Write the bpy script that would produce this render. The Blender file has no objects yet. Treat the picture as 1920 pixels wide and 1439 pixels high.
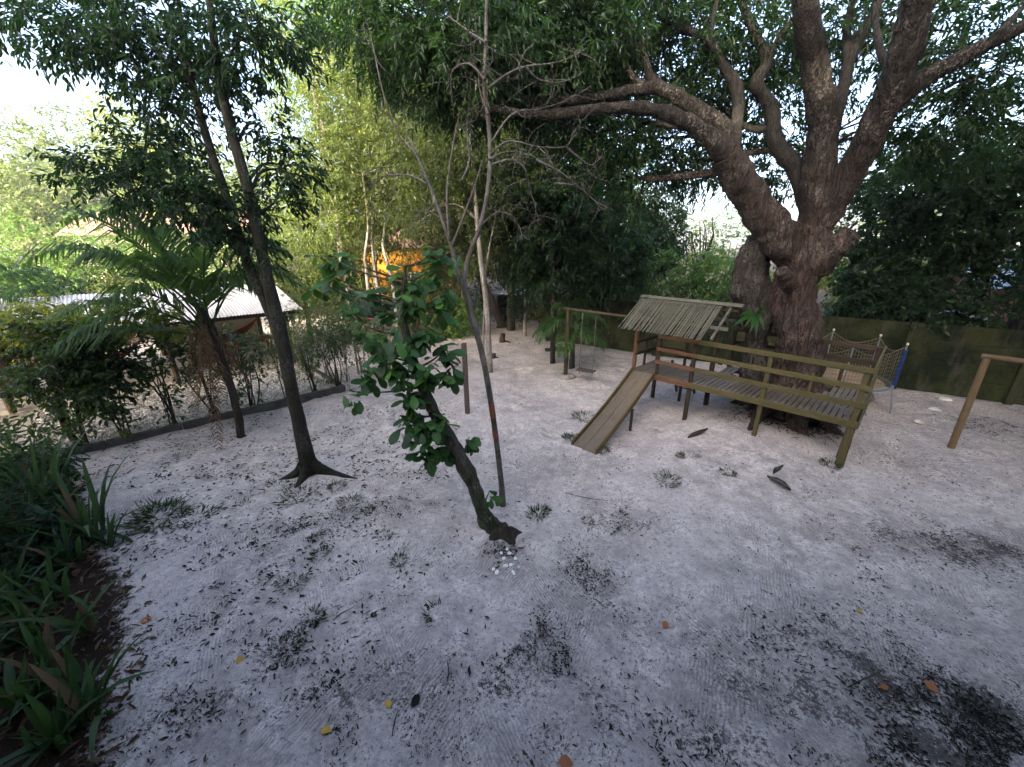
import bpy, bmesh, math, random
import numpy as np
from mathutils import Vector, Matrix, noise as mnoise

R = math.radians
SC = bpy.context.scene
COL = SC.collection
random.seed(7)
RNG = np.random.default_rng(11)

# ------------------------------------------------------------------ camera
CAM_H = 4.0
PITCH = math.atan(259.5 / 740.0)
cam_d = bpy.data.cameras.new('camera')
cam_d.sensor_width = 36.0
cam_d.lens = 740.0 / 1920.0 * 36.0
cam_d.clip_start = 0.05
cam_d.clip_end = 2000
cam = bpy.data.objects.new('camera', cam_d)
cam.location = (0, 0, CAM_H)
cam.rotation_euler = (math.pi / 2 - PITCH, 0, 0)
COL.objects.link(cam)
SC.camera = cam

# ------------------------------------------------------------------ sky and sun
SUN_EL, SUN_AZ = 19.0, -158.0          # low sun behind the house, azimuth clockwise from +Y
w = bpy.data.worlds.new('World')
SC.world = w
w.use_nodes = True
wn = w.node_tree
bg = wn.nodes['Background']
sky = wn.nodes.new('ShaderNodeTexSky')
sky.sky_type = 'NISHITA'
sky.sun_disc = False
sky.sun_elevation = R(SUN_EL)
sky.sun_rotation = R(SUN_AZ)
sky.air_density = 0.6
sky.dust_density = 6.0
sky.ozone_density = 0.3
sky.altitude = 0
wn.links.new(sky.outputs[0], bg.inputs[0])
bg.inputs[1].default_value = 0.15
sun_d = bpy.data.lights.new('sun', 'SUN')
sun_d.energy = 2.0
sun_d.angle = R(1.0)
sun_d.color = (1.0, 0.86, 0.62)
sun = bpy.data.objects.new('sun', sun_d)
az, el = R(SUN_AZ), R(SUN_EL)
sdir = Vector((math.sin(az) * math.cos(el), math.cos(az) * math.cos(el), math.sin(el)))
sun.rotation_euler = (-sdir).to_track_quat('-Z', 'Y').to_euler()
sun.location = sdir * 60
COL.objects.link(sun)
SC.view_settings.view_transform = 'Standard'
SC.view_settings.look = 'None'
SC.view_settings.exposure = 3.25
SC.view_settings.gamma = 1.0
SC.view_settings.use_curve_mapping = False
SC.render.engine = 'CYCLES'
SC.cycles.use_denoising = True
SC.cycles.max_bounces = 6
SC.cycles.diffuse_bounces = 3
SC.cycles.glossy_bounces = 2
SC.cycles.transmission_bounces = 4
SC.cycles.transparent_max_bounces = 4
SC.cycles.caustics_reflective = False
SC.cycles.caustics_refractive = False

# ------------------------------------------------------------------ placing: photo measurements to places in the yard
_c, _s = math.cos(PITCH), math.sin(PITCH)
def _ray(px, py):
    u = (px - 960) / 740.0; v = (719.5 - py) / 740.0
    return u, _c + _s * v, -_s + _c * v
def on(px, py, z=0.0):
    r = _ray(px, py); t = (z - CAM_H) / r[2]
    return np.array((r[0] * t, r[1] * t, z))
def at(px, py, Y):
    r = _ray(px, py); t = Y / r[1]
    return np.array((r[0] * t, Y, CAM_H + r[2] * t))

def gz(x, y):
    x = np.asarray(x, float); y = np.asarray(y, float)
    z = 0.035 * np.sin(.55 * x + .8 * y + 1) + .03 * np.sin(-.9 * x + .5 * y + 2.2) + .02 * np.sin(1.7 * x + .9 * y)
    z = z * np.clip((14 - np.hypot(x, y - 6)) / 8, .25, 1)
    z = z + .40 * np.exp(-((x - 6.5) ** 2 + (y - 8.53) ** 2) / 1.7 ** 2)
    z = z + .10 * np.exp(-((x + .2) ** 2 + (y - 4.9) ** 2) / .6 ** 2) + .06 * np.exp(-((x + 3.65) ** 2 + (y - 6.33) ** 2) / .8 ** 2)
    return z
def g(x, y, dz=0.0):
    return np.array((x, y, float(gz(x, y)) + dz))
def gp(px, py, dz=0.0):
    p = on(px, py)
    for _ in range(4):
        p = on(px, py, float(gz(p[0], p[1])))
    return np.array((p[0], p[1], p[2] + dz))

# ------------------------------------------------------------------ mesh helpers
class MB:
    def __init__(s): s.V = []; s.F = {3: [], 4: []}; s.n = 0
    def add(s, v, f):
        v = np.asarray(v, np.float32).reshape(-1, 3); f = np.asarray(f, np.int64)
        s.V.append(v); s.F[f.shape[1]].append(f + s.n); s.n += len(v)
    def mesh(s, name, origin=(0, 0, 0), smooth=True):
        me = bpy.data.meshes.new(name)
        V = np.concatenate(s.V) - np.asarray(origin, np.float32)
        me.vertices.add(len(V)); me.vertices.foreach_set('co', V.astype(np.float32).ravel())
        idx = []; tot = []
        for k in (3, 4):
            if s.F[k]:
                f = np.concatenate(s.F[k]); idx.append(f.ravel()); tot.append(np.full(len(f), k))
        idx = np.concatenate(idx); tot = np.concatenate(tot)
        st = np.concatenate(([0], np.cumsum(tot)[:-1]))
        me.loops.add(len(idx)); me.loops.foreach_set('vertex_index', idx.astype(np.int32))
        me.polygons.add(len(tot)); me.polygons.foreach_set('loop_start', st.astype(np.int32))
        me.polygons.foreach_set('loop_total', tot.astype(np.int32))
        me.polygons.foreach_set('use_smooth', np.full(len(tot), smooth))
        me.update(calc_edges=True)
        return me
    def build(s, name, mat, parent=None, smooth=True, origin=None):
        if origin is None:
            origin = parent.location if parent is not None else (0, 0, 0)
        me = s.mesh(name, origin, smooth); me.materials.append(mat)
        o = bpy.data.objects.new(name, me); COL.objects.link(o)
        if parent is not None: o.parent = parent
        else: o.location = origin
        return o

def tag(o, label=None, cat=None, group=None, kind=None):
    if label: o['label'] = label
    if cat: o['category'] = cat
    if group: o['group'] = group
    if kind: o['kind'] = kind
    return o
def empty(name, loc, label=None, cat=None, group=None, rz=0.0, kind=None):
    o = bpy.data.objects.new(name, None); o.empty_display_size = .2
    o.location = tuple(float(v) for v in loc); o.rotation_euler = (0, 0, rz); COL.objects.link(o)
    return tag(o, label, cat, group, kind)
def link_mesh(name, me, parent, loc=(0, 0, 0), rot=None, mat=None, scale=None):
    o = bpy.data.objects.new(name, me); COL.objects.link(o); o.parent = parent
    o.location = tuple(float(v) for v in loc)
    if rot is not None: o.rotation_euler = rot
    if scale is not None: o.scale = scale
    if mat is not None and not me.materials: me.materials.append(mat)
    return o

_boxes = {}
def box_mesh(l, w_, h, mat, bev=.006):
    k = (round(l, 3), round(w_, 3), round(h, 3), mat.name, round(bev, 4))
    if k not in _boxes:
        bm = bmesh.new(); bmesh.ops.create_cube(bm, size=1)
        bmesh.ops.scale(bm, vec=(l, w_, h), verts=bm.verts)
        if bev: bmesh.ops.bevel(bm, geom=bm.edges[:], offset=min(bev, .3 * min(l, w_, h)), segments=1, affect='EDGES')
        me = bpy.data.meshes.new('board'); bm.to_mesh(me); bm.free(); me.materials.append(mat); _boxes[k] = me
    return _boxes[k]
def orient(p0, p1, roll=0.0):
    d = Vector(p1) - Vector(p0); x = d.normalized()
    up = Vector((0, 0, 1)) if abs(x.z) < .95 else Vector((0, 1, 0))
    y = up.cross(x).normalized(); z = x.cross(y)
    m = Matrix((x, y, z)).transposed().to_4x4() @ Matrix.Rotation(roll, 4, 'X')
    m.translation = (Vector(p0) + Vector(p1)) / 2
    return m, d.length
def beam(name, p0, p1, w_, h, mat, parent, roll=0.0, bev=.006):
    """board of length p0-p1, w_ across, h tall, in the parent's frame"""
    m, L = orient([float(v) for v in p0], [float(v) for v in p1], roll)
    o = bpy.data.objects.new(name, box_mesh(L, w_, h, mat, bev)); COL.objects.link(o)
    o.parent = parent; o.matrix_local = m
    return o
_poles = {}
def pole_mesh(L, r0, r1, mat, sides=10):
    k = (round(L, 3), round(r0, 3), round(r1, 3), mat.name, sides)
    if k not in _poles:
        mb = MB(); n = 4; rs = random.Random(hash(k) % 999)
        ph = [rs.uniform(-.06, .06) for _ in range(sides)]
        v = []
        for i in range(n + 1):
            t = i / n; r = r0 + (r1 - r0) * t
            for j in range(sides):
                a = 2 * math.pi * j / sides; rr = r * (1 + ph[j] + .03 * math.sin(9 * t + j))
                v.append((-L / 2 + L * t, rr * math.cos(a), rr * math.sin(a)))
        f = [(i * sides + j, i * sides + (j + 1) % sides, (i + 1) * sides + (j + 1) % sides, (i + 1) * sides + j) for i in range(n) for j in range(sides)]
        mb.add(v, f)
        for e, i in ((-1, 0), (1, n)):
            c = [(e * (L / 2 + .002), 0, 0)] + v[i * sides:(i + 1) * sides]
            mb.add(c, [(0, 1 + j, 1 + (j + 1) % sides) if e > 0 else (0, 1 + (j + 1) % sides, 1 + j) for j in range(sides)])
        me = mb.mesh('pole'); me.materials.append(mat); _poles[k] = me
    return _poles[k]
def pole(name, p0, p1, r0, r1, mat, parent, sides=10):
    m, L = orient([float(v) for v in p0], [float(v) for v in p1])
    o = bpy.data.objects.new(name, pole_mesh(L, r0, r1, mat, sides)); COL.objects.link(o)
    o.parent = parent; o.matrix_local = m
    return o

def smooth_path(pts, rad, sub=5):
    P = np.asarray(pts, float); r = np.asarray(rad, float)
    if len(P) == 2: sub = max(2, sub // 2)
    A = np.vstack((2 * P[0] - P[1], P, 2 * P[-1] - P[-2]))
    out = []; rr = []
    for i in range(1, len(A) - 2):
        p0, p1, p2, p3 = A[i - 1], A[i], A[i + 1], A[i + 2]
        for t in np.arange(sub) / sub:
            out.append(.5 * (2 * p1 + (p2 - p0) * t + (2 * p0 - 5 * p1 + 4 * p2 - p3) * t * t + (3 * p1 - p0 - 3 * p2 + p3) * t ** 3))
            rr.append(r[i - 1] + (r[i] - r[i - 1]) * t)
    out.append(P[-1]); rr.append(r[-1])
    return np.array(out), np.array(rr)
def tube(mb, pts, rad, sides=8, sub=5, rough=0.0, seed=0, cap=True, disp=0.0):
    P, r = smooth_path(pts, rad, sub)
    T = np.gradient(P, axis=0); T /= np.linalg.norm(T, axis=1)[:, None] + 1e-9
    ref = np.array((0., 1., 0.)) if abs(T[0, 1]) < .8 else np.array((1., 0., 0.))
    N = np.cross(T[0], ref); N /= np.linalg.norm(N); Ns = []
    for t in T:
        N = N - t * N.dot(t); N /= np.linalg.norm(N) + 1e-9; Ns.append(N)
    Ns = np.array(Ns); B = np.cross(T, Ns)
    a = np.linspace(0, 2 * np.pi, sides, endpoint=False)
    k = np.arange(len(P))[:, None]
    rr = r[:, None] * np.ones((1, sides))
    if rough:
        rs = np.random.default_rng(seed)
        for q in range(4):
            f1, f2, ph = rs.integers(1, 4), rs.uniform(.2, 1.6), rs.uniform(0, 6.28)
            rr = rr * (1 + rough * .5 * np.sin(f1 * a[None] + f2 * k + ph))
        rr = rr * (1 + rough * .35 * rs.standard_normal(rr.shape))
    v = P[:, None] + rr[..., None] * (np.cos(a)[None, :, None] * Ns[:, None] + np.sin(a)[None, :, None] * B[:, None])
    if disp:
        ctr = np.repeat(P[:, None], sides, 1); out = v - ctr; rl = np.linalg.norm(out, axis=2, keepdims=True); out = out / (rl + 1e-6)
        amp = np.empty(v.shape[:2])
        for a_ in range(v.shape[0]):
            for b_ in range(sides):
                x, y, z = v[a_, b_]
                amp[a_, b_] = mnoise.fractal((x * 2.2, y * 2.2, z * 1.5), 1.0, 2.1, 4) * .75 + abs(mnoise.noise((x * 7, y * 7, z * 2.2))) * .55 - .2
        v = v + out * (amp[..., None] * disp * np.minimum(rl, .5) * 2)
    n = len(P); i = np.arange(n - 1)[:, None] * sides; j = np.arange(sides)[None]; j2 = (j + 1) % sides
    f = np.stack((i + j, i + j2, i + sides + j2, i + sides + j), -1).reshape(-1, 4)
    mb.add(v.reshape(-1, 3), f)
    if cap:
        e = v[-1]; c = e.mean(0) + T[-1] * r[-1] * .3
        mb.add(np.vstack((c[None], e)), [(0, 1 + q, 1 + (q + 1) % sides) for q in range(sides)])
    return P, r

def unit(a): return a / (np.linalg.norm(a, axis=-1, keepdims=True) + 1e-9)
def leaves(mb, p, d, n, L, W, shape=4, curl=.12):
    """p base, d direction, n normal (N,3); L, W (N,)"""
    d = unit(d); s = unit(np.cross(d, n)); n = np.cross(s, d)
    L = L[:, None]; W = W[:, None]; N = len(p)
    if shape == 2:
        v = np.stack((p, p + .42 * L * d + .5 * W * s + curl * W * n, p + L * d - .10 * L * n, p + .42 * L * d - .5 * W * s + curl * W * n), 1)
        b = np.arange(N)[:, None] * 4
        f = np.concatenate((b + np.array([[0, 3, 2]]), b + np.array([[0, 2, 1]])))
        mb.add(v, f)
    else:
        l1 = p + .28 * L * d; l2 = p + .68 * L * d
        v = np.stack((p, l1 + .44 * W * s + curl * W * n, l2 + .42 * W * s + (curl * W - .03 * L) * n, p + L * d - .14 * L * n,
                      l2 - .42 * W * s + (curl * W - .03 * L) * n, l1 - .44 * W * s + curl * W * n), 1)
        b = np.arange(N)[:, None] * 6
        f = np.concatenate((b + np.array([[0, 5, 4, 3]]), b + np.array([[0, 3, 2, 1]])))
        mb.add(v, f)
def sprays(mb, C, D, ln, per, L, W, droop=.35, shape=4, rng=None, spread=.9):
    rng = rng or RNG; M = len(C); D = unit(D)
    t = (np.arange(per) + .5) / per
    ln = ln * rng.uniform(.6, 1.3, M)
    pos = C[:, None] + D[:, None] * (ln[:, None] * t[None])[..., None]
    pos[..., 2] -= droop * .5 * (ln[:, None] * t[None] ** 2)
    ref = unit(np.cross(D, np.array((0, 0, 1.)) + .01)); ref2 = np.cross(D, ref)
    a = rng.uniform(0, 6.28, M)[:, None] + 2.4 * np.arange(per)[None]
    side = np.cos(a)[..., None] * ref[:, None] + np.sin(a)[..., None] * ref2[:, None] * .6
    d = D[:, None] * .55 + side * spread + rng.normal(0, .25, (M, per, 3)); d[..., 2] -= droop
    nr = np.array((0, 0, 1.)) + rng.normal(0, .35, (M, per, 3))
    Ls = L * rng.uniform(.65, 1.2, M * per); Ws = W * rng.uniform(.75, 1.2, M * per)
    leaves(mb, pos.reshape(-1, 3), d.reshape(-1, 3), nr.reshape(-1, 3), Ls, Ws, shape)
def clump_pts(c, r, M, rng=None, shell=.5, low=-1.0):
    """spray bases in an uneven ellipsoid; returns base and outward direction"""
    rng = rng or RNG
    k = int(M * 1.9) + 8
    q = unit(rng.normal(0, 1, (k, 3))); rad = rng.uniform(shell ** 3, 1, k) ** (1 / 3.)
    ph = rng.uniform(0, 6.28, 6); fr = rng.uniform(2.2, 4.5, (6, 3)) * rng.choice((-1, 1), (6, 3))
    nz = sum(np.sin(q @ fr[i] + ph[i]) for i in range(6))
    rad = rad * (1 + .10 * nz)
    keep = (nz + rng.normal(0, .8, k)) > -1.0
    q = q[keep][:M]; rad = rad[keep][:M]
    r = np.asarray(r, float) * np.ones(3)
    p = np.asarray(c, float) + q * rad[:, None] * r
    d = q + rng.normal(0, .45, q.shape); d[:, 2] += .1
    return p, d

# ------------------------------------------------------------------ materials
class NT:
    def __init__(s, name):
        s.m = bpy.data.materials.new(name); s.m.use_nodes = True; s.t = s.m.node_tree
        s.b = s.t.nodes['Principled BSDF']; s.out = s.t.nodes['Material Output']
    def n(s, t, **kw):
        o = s.t.nodes.new('ShaderNode' + t)
        for k, v in kw.items():
            if hasattr(o, k): setattr(o, k, v)
            else: s.set(o, k.replace('_', ' '), v)
        return o
    def set(s, o, k, v):
        for i in o.inputs:
            if i.name.lower() == k.lower() and i.enabled: s.put(i, v); return
        for i in o.inputs:
            if i.name.lower() == k.lower(): s.put(i, v); return
        raise KeyError(k)
    def put(s, i, v):
        if hasattr(v, 'is_output') or isinstance(v, bpy.types.NodeSocket): s.t.links.new(v, i)
        else: i.default_value = v
    def coord(s, kind='Object', scale=(1, 1, 1), rot=(0, 0, 0)):
        if kind == 'Position': src = s.n('NewGeometry').outputs['Position']
        else: src = s.n('TexCoord').outputs[kind]
        mp = s.n('Mapping'); s.put(mp.inputs[0], src); mp.inputs['Scale'].default_value = scale; mp.inputs['Rotation'].default_value = rot
        return mp.outputs[0]
    def noise(s, vec, scale, detail=4, rough=.6, dist=0.0):
        o = s.n('TexNoise'); s.put(o.inputs['Vector'], vec); o.inputs['Scale'].default_value = scale
        o.inputs['Detail'].default_value = detail; o.inputs['Roughness'].default_value = rough; o.inputs['Distortion'].default_value = dist
        return o.outputs[0]
    def ramp(s, fac, stops, interp='LINEAR'):
        o = s.n('ValToRGB'); s.put(o.inputs[0], fac); cr = o.color_ramp; cr.interpolation = interp
        while len(cr.elements) < len(stops): cr.elements.new(.5)
        for e, (p, c) in zip(cr.elements, stops):
            e.position = p; e.color = (*c, 1) if not isinstance(c, (int, float)) else (c, c, c, 1)
        return o.outputs[0]
    def mix(s, f, a, b, mode='MIX'):
        o = s.n('Mix'); o.data_type = 'RGBA'; o.blend_type = mode
        s.put(o.inputs[0], f); 
        for i, v in ((6, a), (7, b)):
            if isinstance(v, tuple): v = (*v, 1) if len(v) == 3 else v
            s.put(o.inputs[i], v)
        return o.outputs[2]
    def math(s, op, a, b=0.0, c=0.0):
        o = s.n('Math'); o.operation = op; s.put(o.inputs[0], a); s.put(o.inputs[1], b); s.put(o.inputs[2], c); return o.outputs[0]
    def bump(s, h, strength, dist):
        o = s.n('Bump'); s.put(o.inputs['Height'], h); o.inputs['Strength'].default_value = strength; o.inputs['Distance'].default_value = dist
        s.put(s.b.inputs['Normal'], o.outputs[0]); return o.outputs[0]
    def done(s, col=None, rough=.7, spec=.3):
        if col is not None: s.put(s.b.inputs['Base Color'], (*col, 1) if isinstance(col, tuple) and len(col) == 3 else col)
        s.put(s.b.inputs['Roughness'], rough); s.b.inputs['Specular IOR Level'].default_value = spec
        return s.m

def leaf_mat(name, stops, trans=.35, tcol=(.22, .42, .04), rough=.45, spec=.45, perobj=False):
    t = NT(name)
    rnd = t.n('ObjectInfo').outputs['Random'] if perobj else t.n('NewGeometry').outputs['Random Per Island']
    big = t.noise(t.coord('Position'), .9, 2)
    f = t.math('ADD', t.math('MULTIPLY', rnd, .84 if perobj else .62), t.math('MULTIPLY', big, .16 if perobj else .38))
    col = t.ramp(f, stops)
    t.done(col, rough, spec)
    tr = t.n('BsdfTranslucent'); t.put(tr.inputs[0], t.mix(.5, col, (*tcol, 1)))
    mx = t.n('MixShader'); mx.inputs[0].default_value = trans
    t.put(mx.inputs[1], t.b.outputs[0]); t.put(mx.inputs[2], tr.outputs[0]); t.put(t.out.inputs[0], mx.outputs[0])
    return t.m
def bark_mat(name, c1, c2, c3=None, sc=6.0, lichen=.0, lcol=(.42, .43, .38), bump=.5, zst=.35, dist=.03, upper=None):
    t = NT(name); v = t.coord('Position', (1, 1, zst))
    n1 = t.noise(v, sc, 6, .65, .4); n2 = t.noise(v, sc * 4, 5, .7)
    n3 = t.noise(t.coord('Position'), 1.3, 3)
    col = t.mix(t.ramp(n1, [(.35, 0.), (.65, 1.)]), c1, c2)
    if c3: col = t.mix(t.ramp(n3, [(.42, 0.), (.62, 1.)]), col, c3)
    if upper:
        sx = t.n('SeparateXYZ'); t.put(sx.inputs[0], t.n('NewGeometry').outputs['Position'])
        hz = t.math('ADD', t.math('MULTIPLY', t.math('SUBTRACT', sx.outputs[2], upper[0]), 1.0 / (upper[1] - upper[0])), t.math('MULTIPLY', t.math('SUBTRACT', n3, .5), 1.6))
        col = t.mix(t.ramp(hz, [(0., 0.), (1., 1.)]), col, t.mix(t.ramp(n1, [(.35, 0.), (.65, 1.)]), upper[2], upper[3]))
    if lichen:
        l = t.math('MULTIPLY', t.ramp(t.noise(t.coord('Position'), 2.2, 4, .6), [(.45, 0.), (.62, 1.)]), t.ramp(t.noise(t.coord('Position'), 24, 6, .75), [(.60 - lichen, 0.), (.72 - lichen, .8)]))
        col = t.mix(l, col, lcol)
    col = t.mix(t.ramp(n2, [(.3, .55), (.6, 0.)]), col, (.02, .016, .012))
    crack = t.noise(t.coord('Position', (1, 1, .22)), sc * 2.6, 4, .6, .8)
    cr = t.ramp(crack, [(.40, 0.), (.50, 1.)])
    col = t.mix(t.math('MULTIPLY', t.math('SUBTRACT', 1.0, cr), .38), col, (.018, .014, .011))
    t.bump(t.math('ADD', t.math('ADD', n1, t.math('MULTIPLY', n2, .5)), t.math('MULTIPLY', cr, .7)), bump, dist)
    return t.done(col, .88, .2)
def wood_mat(name, c1, c2, moss=None, mossamt=.0, gloss=.75, spec=.25, along=(1.4, 14, 14)):
    t = NT(name); v = t.coord('Object', along)
    oi = t.n('ObjectInfo').outputs['Random']
    vv = t.n('VectorMath'); vv.operation = 'ADD'; t.put(vv.inputs[0], v)
    cb = t.n('CombineXYZ'); t.put(cb.inputs[0], t.math('MULTIPLY', oi, 37.)); t.put(cb.inputs[1], t.math('MULTIPLY', oi, 91.)); t.put(vv.inputs[1], cb.outputs[0])
    gr = t.noise(vv.outputs[0], 3.0, 5, .65, .6)
    col = t.mix(t.ramp(gr, [(.3, 0.), (.7, 1.)]), c1, c2)
    col = t.mix(t.math('MULTIPLY', oi, .35), col, tuple(x * .55 for x in c1))
    if moss:
        m = t.noise(t.coord('Position'), 3.2, 5, .7)
        col = t.mix(t.ramp(m, [(.62 - mossamt, 0.), (.78 - mossamt, 1.)]), col, moss)
    fine = t.noise(t.coord('Position'), 34, 3, .7)
    col = t.mix(t.ramp(fine, [(.30, .5), (.45, 0.)]), col, (.02, .017, .012))
    t.bump(gr, .35, .01)
    return t.done(col, gloss, spec)
def plain_mat(name, col, rough=.6, spec=.3, var=.25, sc=5.0, bump=.0):
    t = NT(name); n = t.noise(t.coord('Position'), sc, 5, .65)
    c = t.mix(t.ramp(n, [(.3, 0.), (.7, 1.)]), tuple(x * (1 - var) for x in col), tuple(min(1, x * (1 + var * .5)) for x in col))
    if bump: t.bump(n, bump, .02)
    return t.done(c, rough, spec)

M = {}
M['mango_leaf'] = leaf_mat('mango_leaf', [(.15, (0.0053, 0.0159, 0.0059)), (.5, (0.0119, 0.0331, 0.0106)), (.85, (0.0239, 0.0583, 0.0146))], .38, (0.1061, 0.2519, 0.0265))
M['tree_leaf'] = leaf_mat('tree_leaf', [(.15, (0.0045, 0.0141, 0.0064)), (.5, (0.0089, 0.0275, 0.0115)), (.85, (0.0192, 0.0480, 0.0153))], .28, (0.0640, 0.1727, 0.0320), .55, .22)
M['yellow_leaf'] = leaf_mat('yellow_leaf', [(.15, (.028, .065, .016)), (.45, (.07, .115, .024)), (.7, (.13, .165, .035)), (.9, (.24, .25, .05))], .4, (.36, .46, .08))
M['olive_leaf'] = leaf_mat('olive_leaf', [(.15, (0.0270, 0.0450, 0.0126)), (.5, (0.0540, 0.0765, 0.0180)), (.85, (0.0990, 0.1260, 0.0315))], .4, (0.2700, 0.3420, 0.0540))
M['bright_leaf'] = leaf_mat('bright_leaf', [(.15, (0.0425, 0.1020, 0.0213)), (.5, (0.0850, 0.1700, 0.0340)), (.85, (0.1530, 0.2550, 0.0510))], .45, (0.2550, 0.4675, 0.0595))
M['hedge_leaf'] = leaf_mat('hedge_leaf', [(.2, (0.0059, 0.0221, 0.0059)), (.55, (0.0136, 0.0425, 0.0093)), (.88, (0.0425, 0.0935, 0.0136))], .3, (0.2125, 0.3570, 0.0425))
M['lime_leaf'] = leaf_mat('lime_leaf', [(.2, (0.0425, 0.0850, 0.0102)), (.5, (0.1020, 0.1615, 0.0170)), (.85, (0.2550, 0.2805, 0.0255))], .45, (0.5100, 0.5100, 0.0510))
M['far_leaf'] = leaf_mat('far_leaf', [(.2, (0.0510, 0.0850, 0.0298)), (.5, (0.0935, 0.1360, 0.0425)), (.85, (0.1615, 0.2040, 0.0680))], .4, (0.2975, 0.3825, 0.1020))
M['palm_leaf'] = leaf_mat('palm_leaf', [(.2, (0.0120, 0.0390, 0.0120)), (.5, (0.0270, 0.0690, 0.0195)), (.85, (0.0638, 0.1125, 0.0338))], .35, (0.1875, 0.3600, 0.0450), .6, .15)
M['dry_leaf'] = leaf_mat('dry_leaf', [(.2, (.06, .035, .02)), (.5, (.11, .07, .04)), (.85, (.17, .12, .07))], .15, (.3, .2, .08), .8, .15)
M['cashew_leaf'] = leaf_mat('cashew_leaf', [(.08, (0.0106, 0.0370, 0.0123)), (.5, (0.0211, 0.0686, 0.0194)), (.82, (0.0396, 0.1144, 0.0220)), (.95, (0.0792, 0.1936, 0.0264))], .28, (0.1760, 0.4400, 0.0440), .5, .3, True)
M['cashew_back'] = leaf_mat('cashew_back', [(.08, (.010, .036, .012)), (.5, (.02, .066, .02)), (.95, (.05, .14, .025))], .28, (.2, .5, .05), .5, .3)
M['sword_leaf'] = leaf_mat('sword_leaf', [(.2, (.010, .030, .012)), (.5, (.022, .056, .020)), (.85, (.05, .10, .03))], .25, (.14, .3, .05), .55, .22)
M['grass'] = leaf_mat('grass', [(.2, (.010, .030, .008)), (.5, (.022, .055, .014)), (.85, (.05, .085, .025))], .2, (.15, .3, .05), .8, .1)
M['fallen_leaf'] = leaf_mat('fallen_leaf', [(.12, (.007, .007, .007)), (.45, (.017, .02, .015)), (.7, (.03, .033, .022)), (.92, (.07, .05, .035))], .05, (.1, .08, .03), .75, .2, True)
M['litter'] = leaf_mat('litter', [(.12, (.006, .006, .006)), (.45, (.016, .017, .014)), (.7, (.03, .03, .022)), (.92, (.07, .05, .036))], .05, (.1, .08, .03), .8, .15)
M['yellowed'] = leaf_mat('yellowed', [(.1, (.42, .26, .05)), (.9, (.55, .36, .07))], .15, (.6, .4, .05), .6, .3, True)
M['rusty'] = leaf_mat('rusty', [(.1, (.26, .09, .035)), (.9, (.38, .15, .06))], .15, (.5, .2, .05), .6, .3, True)

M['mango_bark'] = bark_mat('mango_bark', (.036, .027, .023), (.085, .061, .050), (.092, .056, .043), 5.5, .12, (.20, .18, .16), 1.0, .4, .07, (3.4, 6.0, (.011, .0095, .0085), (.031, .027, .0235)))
M['limb_bark'] = M['mango_bark']
M['stem_bark'] = bark_mat('stem_bark', (.035, .031, .027), (.08, .072, .062), (.05, .042, .035), 6, .10, (.18, .17, .155), 1.0, .5, .05)
M['grey_limb'] = bark_mat('grey_limb', (0.0170, 0.0163, 0.0143), (0.0422, 0.0408, 0.0367), (0.0245, 0.0224, 0.0197), 7, .09, (0.0816, 0.0816, 0.0748), .9, .6, .03)
M['pale_bark'] = bark_mat('pale_bark', (0.2550, 0.2380, 0.2125), (0.3910, 0.3740, 0.3400), (0.2040, 0.1700, 0.1360), 9, .05, (0.4675, 0.4675, 0.4420), .5, .5, .01)
M['twin_bark'] = bark_mat('twin_bark', (0.0184, 0.0184, 0.0135), (0.0370, 0.0370, 0.0295), (0.0123, 0.0152, 0.0074), 8, .12, (0.0886, 0.0935, 0.0861), .7, .4, .02)
M['dark_bark'] = bark_mat('dark_bark', (0.0245, 0.0196, 0.0154), (0.0630, 0.0525, 0.0420), None, 8, .03, (0.1400, 0.1400, 0.1190), .7, .4, .02)
M['cashew_bark'] = bark_mat('cashew_bark', (0.0420, 0.0385, 0.0294), (0.1190, 0.1120, 0.0945), (0.0420, 0.0525, 0.0210), 9, .11, (0.2380, 0.2450, 0.2170), .9, .3, .02)
M['fork_bark'] = bark_mat('fork_bark', (0.1020, 0.0969, 0.0867), (0.1734, 0.1632, 0.1479), (0.0816, 0.0663, 0.0561), 10, .05, (0.2550, 0.2550, 0.2397), .6, .5, .01)
M['twig'] = bark_mat('twig', (.16, .14, .12), (.28, .26, .23), None, 10, 0, (.4, .4, .4), .3, .5, .005)
M['orange_band'] = plain_mat('orange_band', (.20, .085, .05), .85, .15, .5, 22, .4)

M['deck_wood'] = wood_mat('deck_wood', (.095, .078, .058), (.19, .16, .125), (.065, .066, .036), .04, .6, .22)
M['rail_wood'] = wood_mat('rail_wood', (0.0720, 0.0585, 0.0216), (0.1395, 0.1170, 0.0468), (0.0630, 0.0675, 0.0180), .12, .7)
M['red_wood'] = wood_mat('red_wood', (0.1105, 0.0510, 0.0272), (0.1955, 0.0978, 0.0510), (0.0935, 0.0765, 0.0298), .0, .7)
M['post_wood'] = wood_mat('post_wood', (0.0327, 0.0214, 0.0149), (0.0714, 0.0476, 0.0309), (0.0416, 0.0416, 0.0208), .02, .75)
M['slide_wood'] = wood_mat('slide_wood', (0.1170, 0.0900, 0.0585), (0.2250, 0.1845, 0.1350), (0.0900, 0.0810, 0.0360), .0, .5, .4, (14, 1.2, 3))
M['slide_side'] = wood_mat('slide_side', (0.1020, 0.0723, 0.0298), (0.1870, 0.1403, 0.0638), (0.0680, 0.0680, 0.0213), .08, .7, along=(14, 1.2, 14))
M['grey_post'] = wood_mat('grey_post', (.05, .04, .035), (.11, .09, .08), None, 0, .85)
M['bamboo'] = wood_mat('bamboo', (0.0949, 0.0949, 0.0725), (0.1674, 0.1674, 0.1311), (0.0251, 0.0251, 0.0223), .05, .6)
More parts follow.
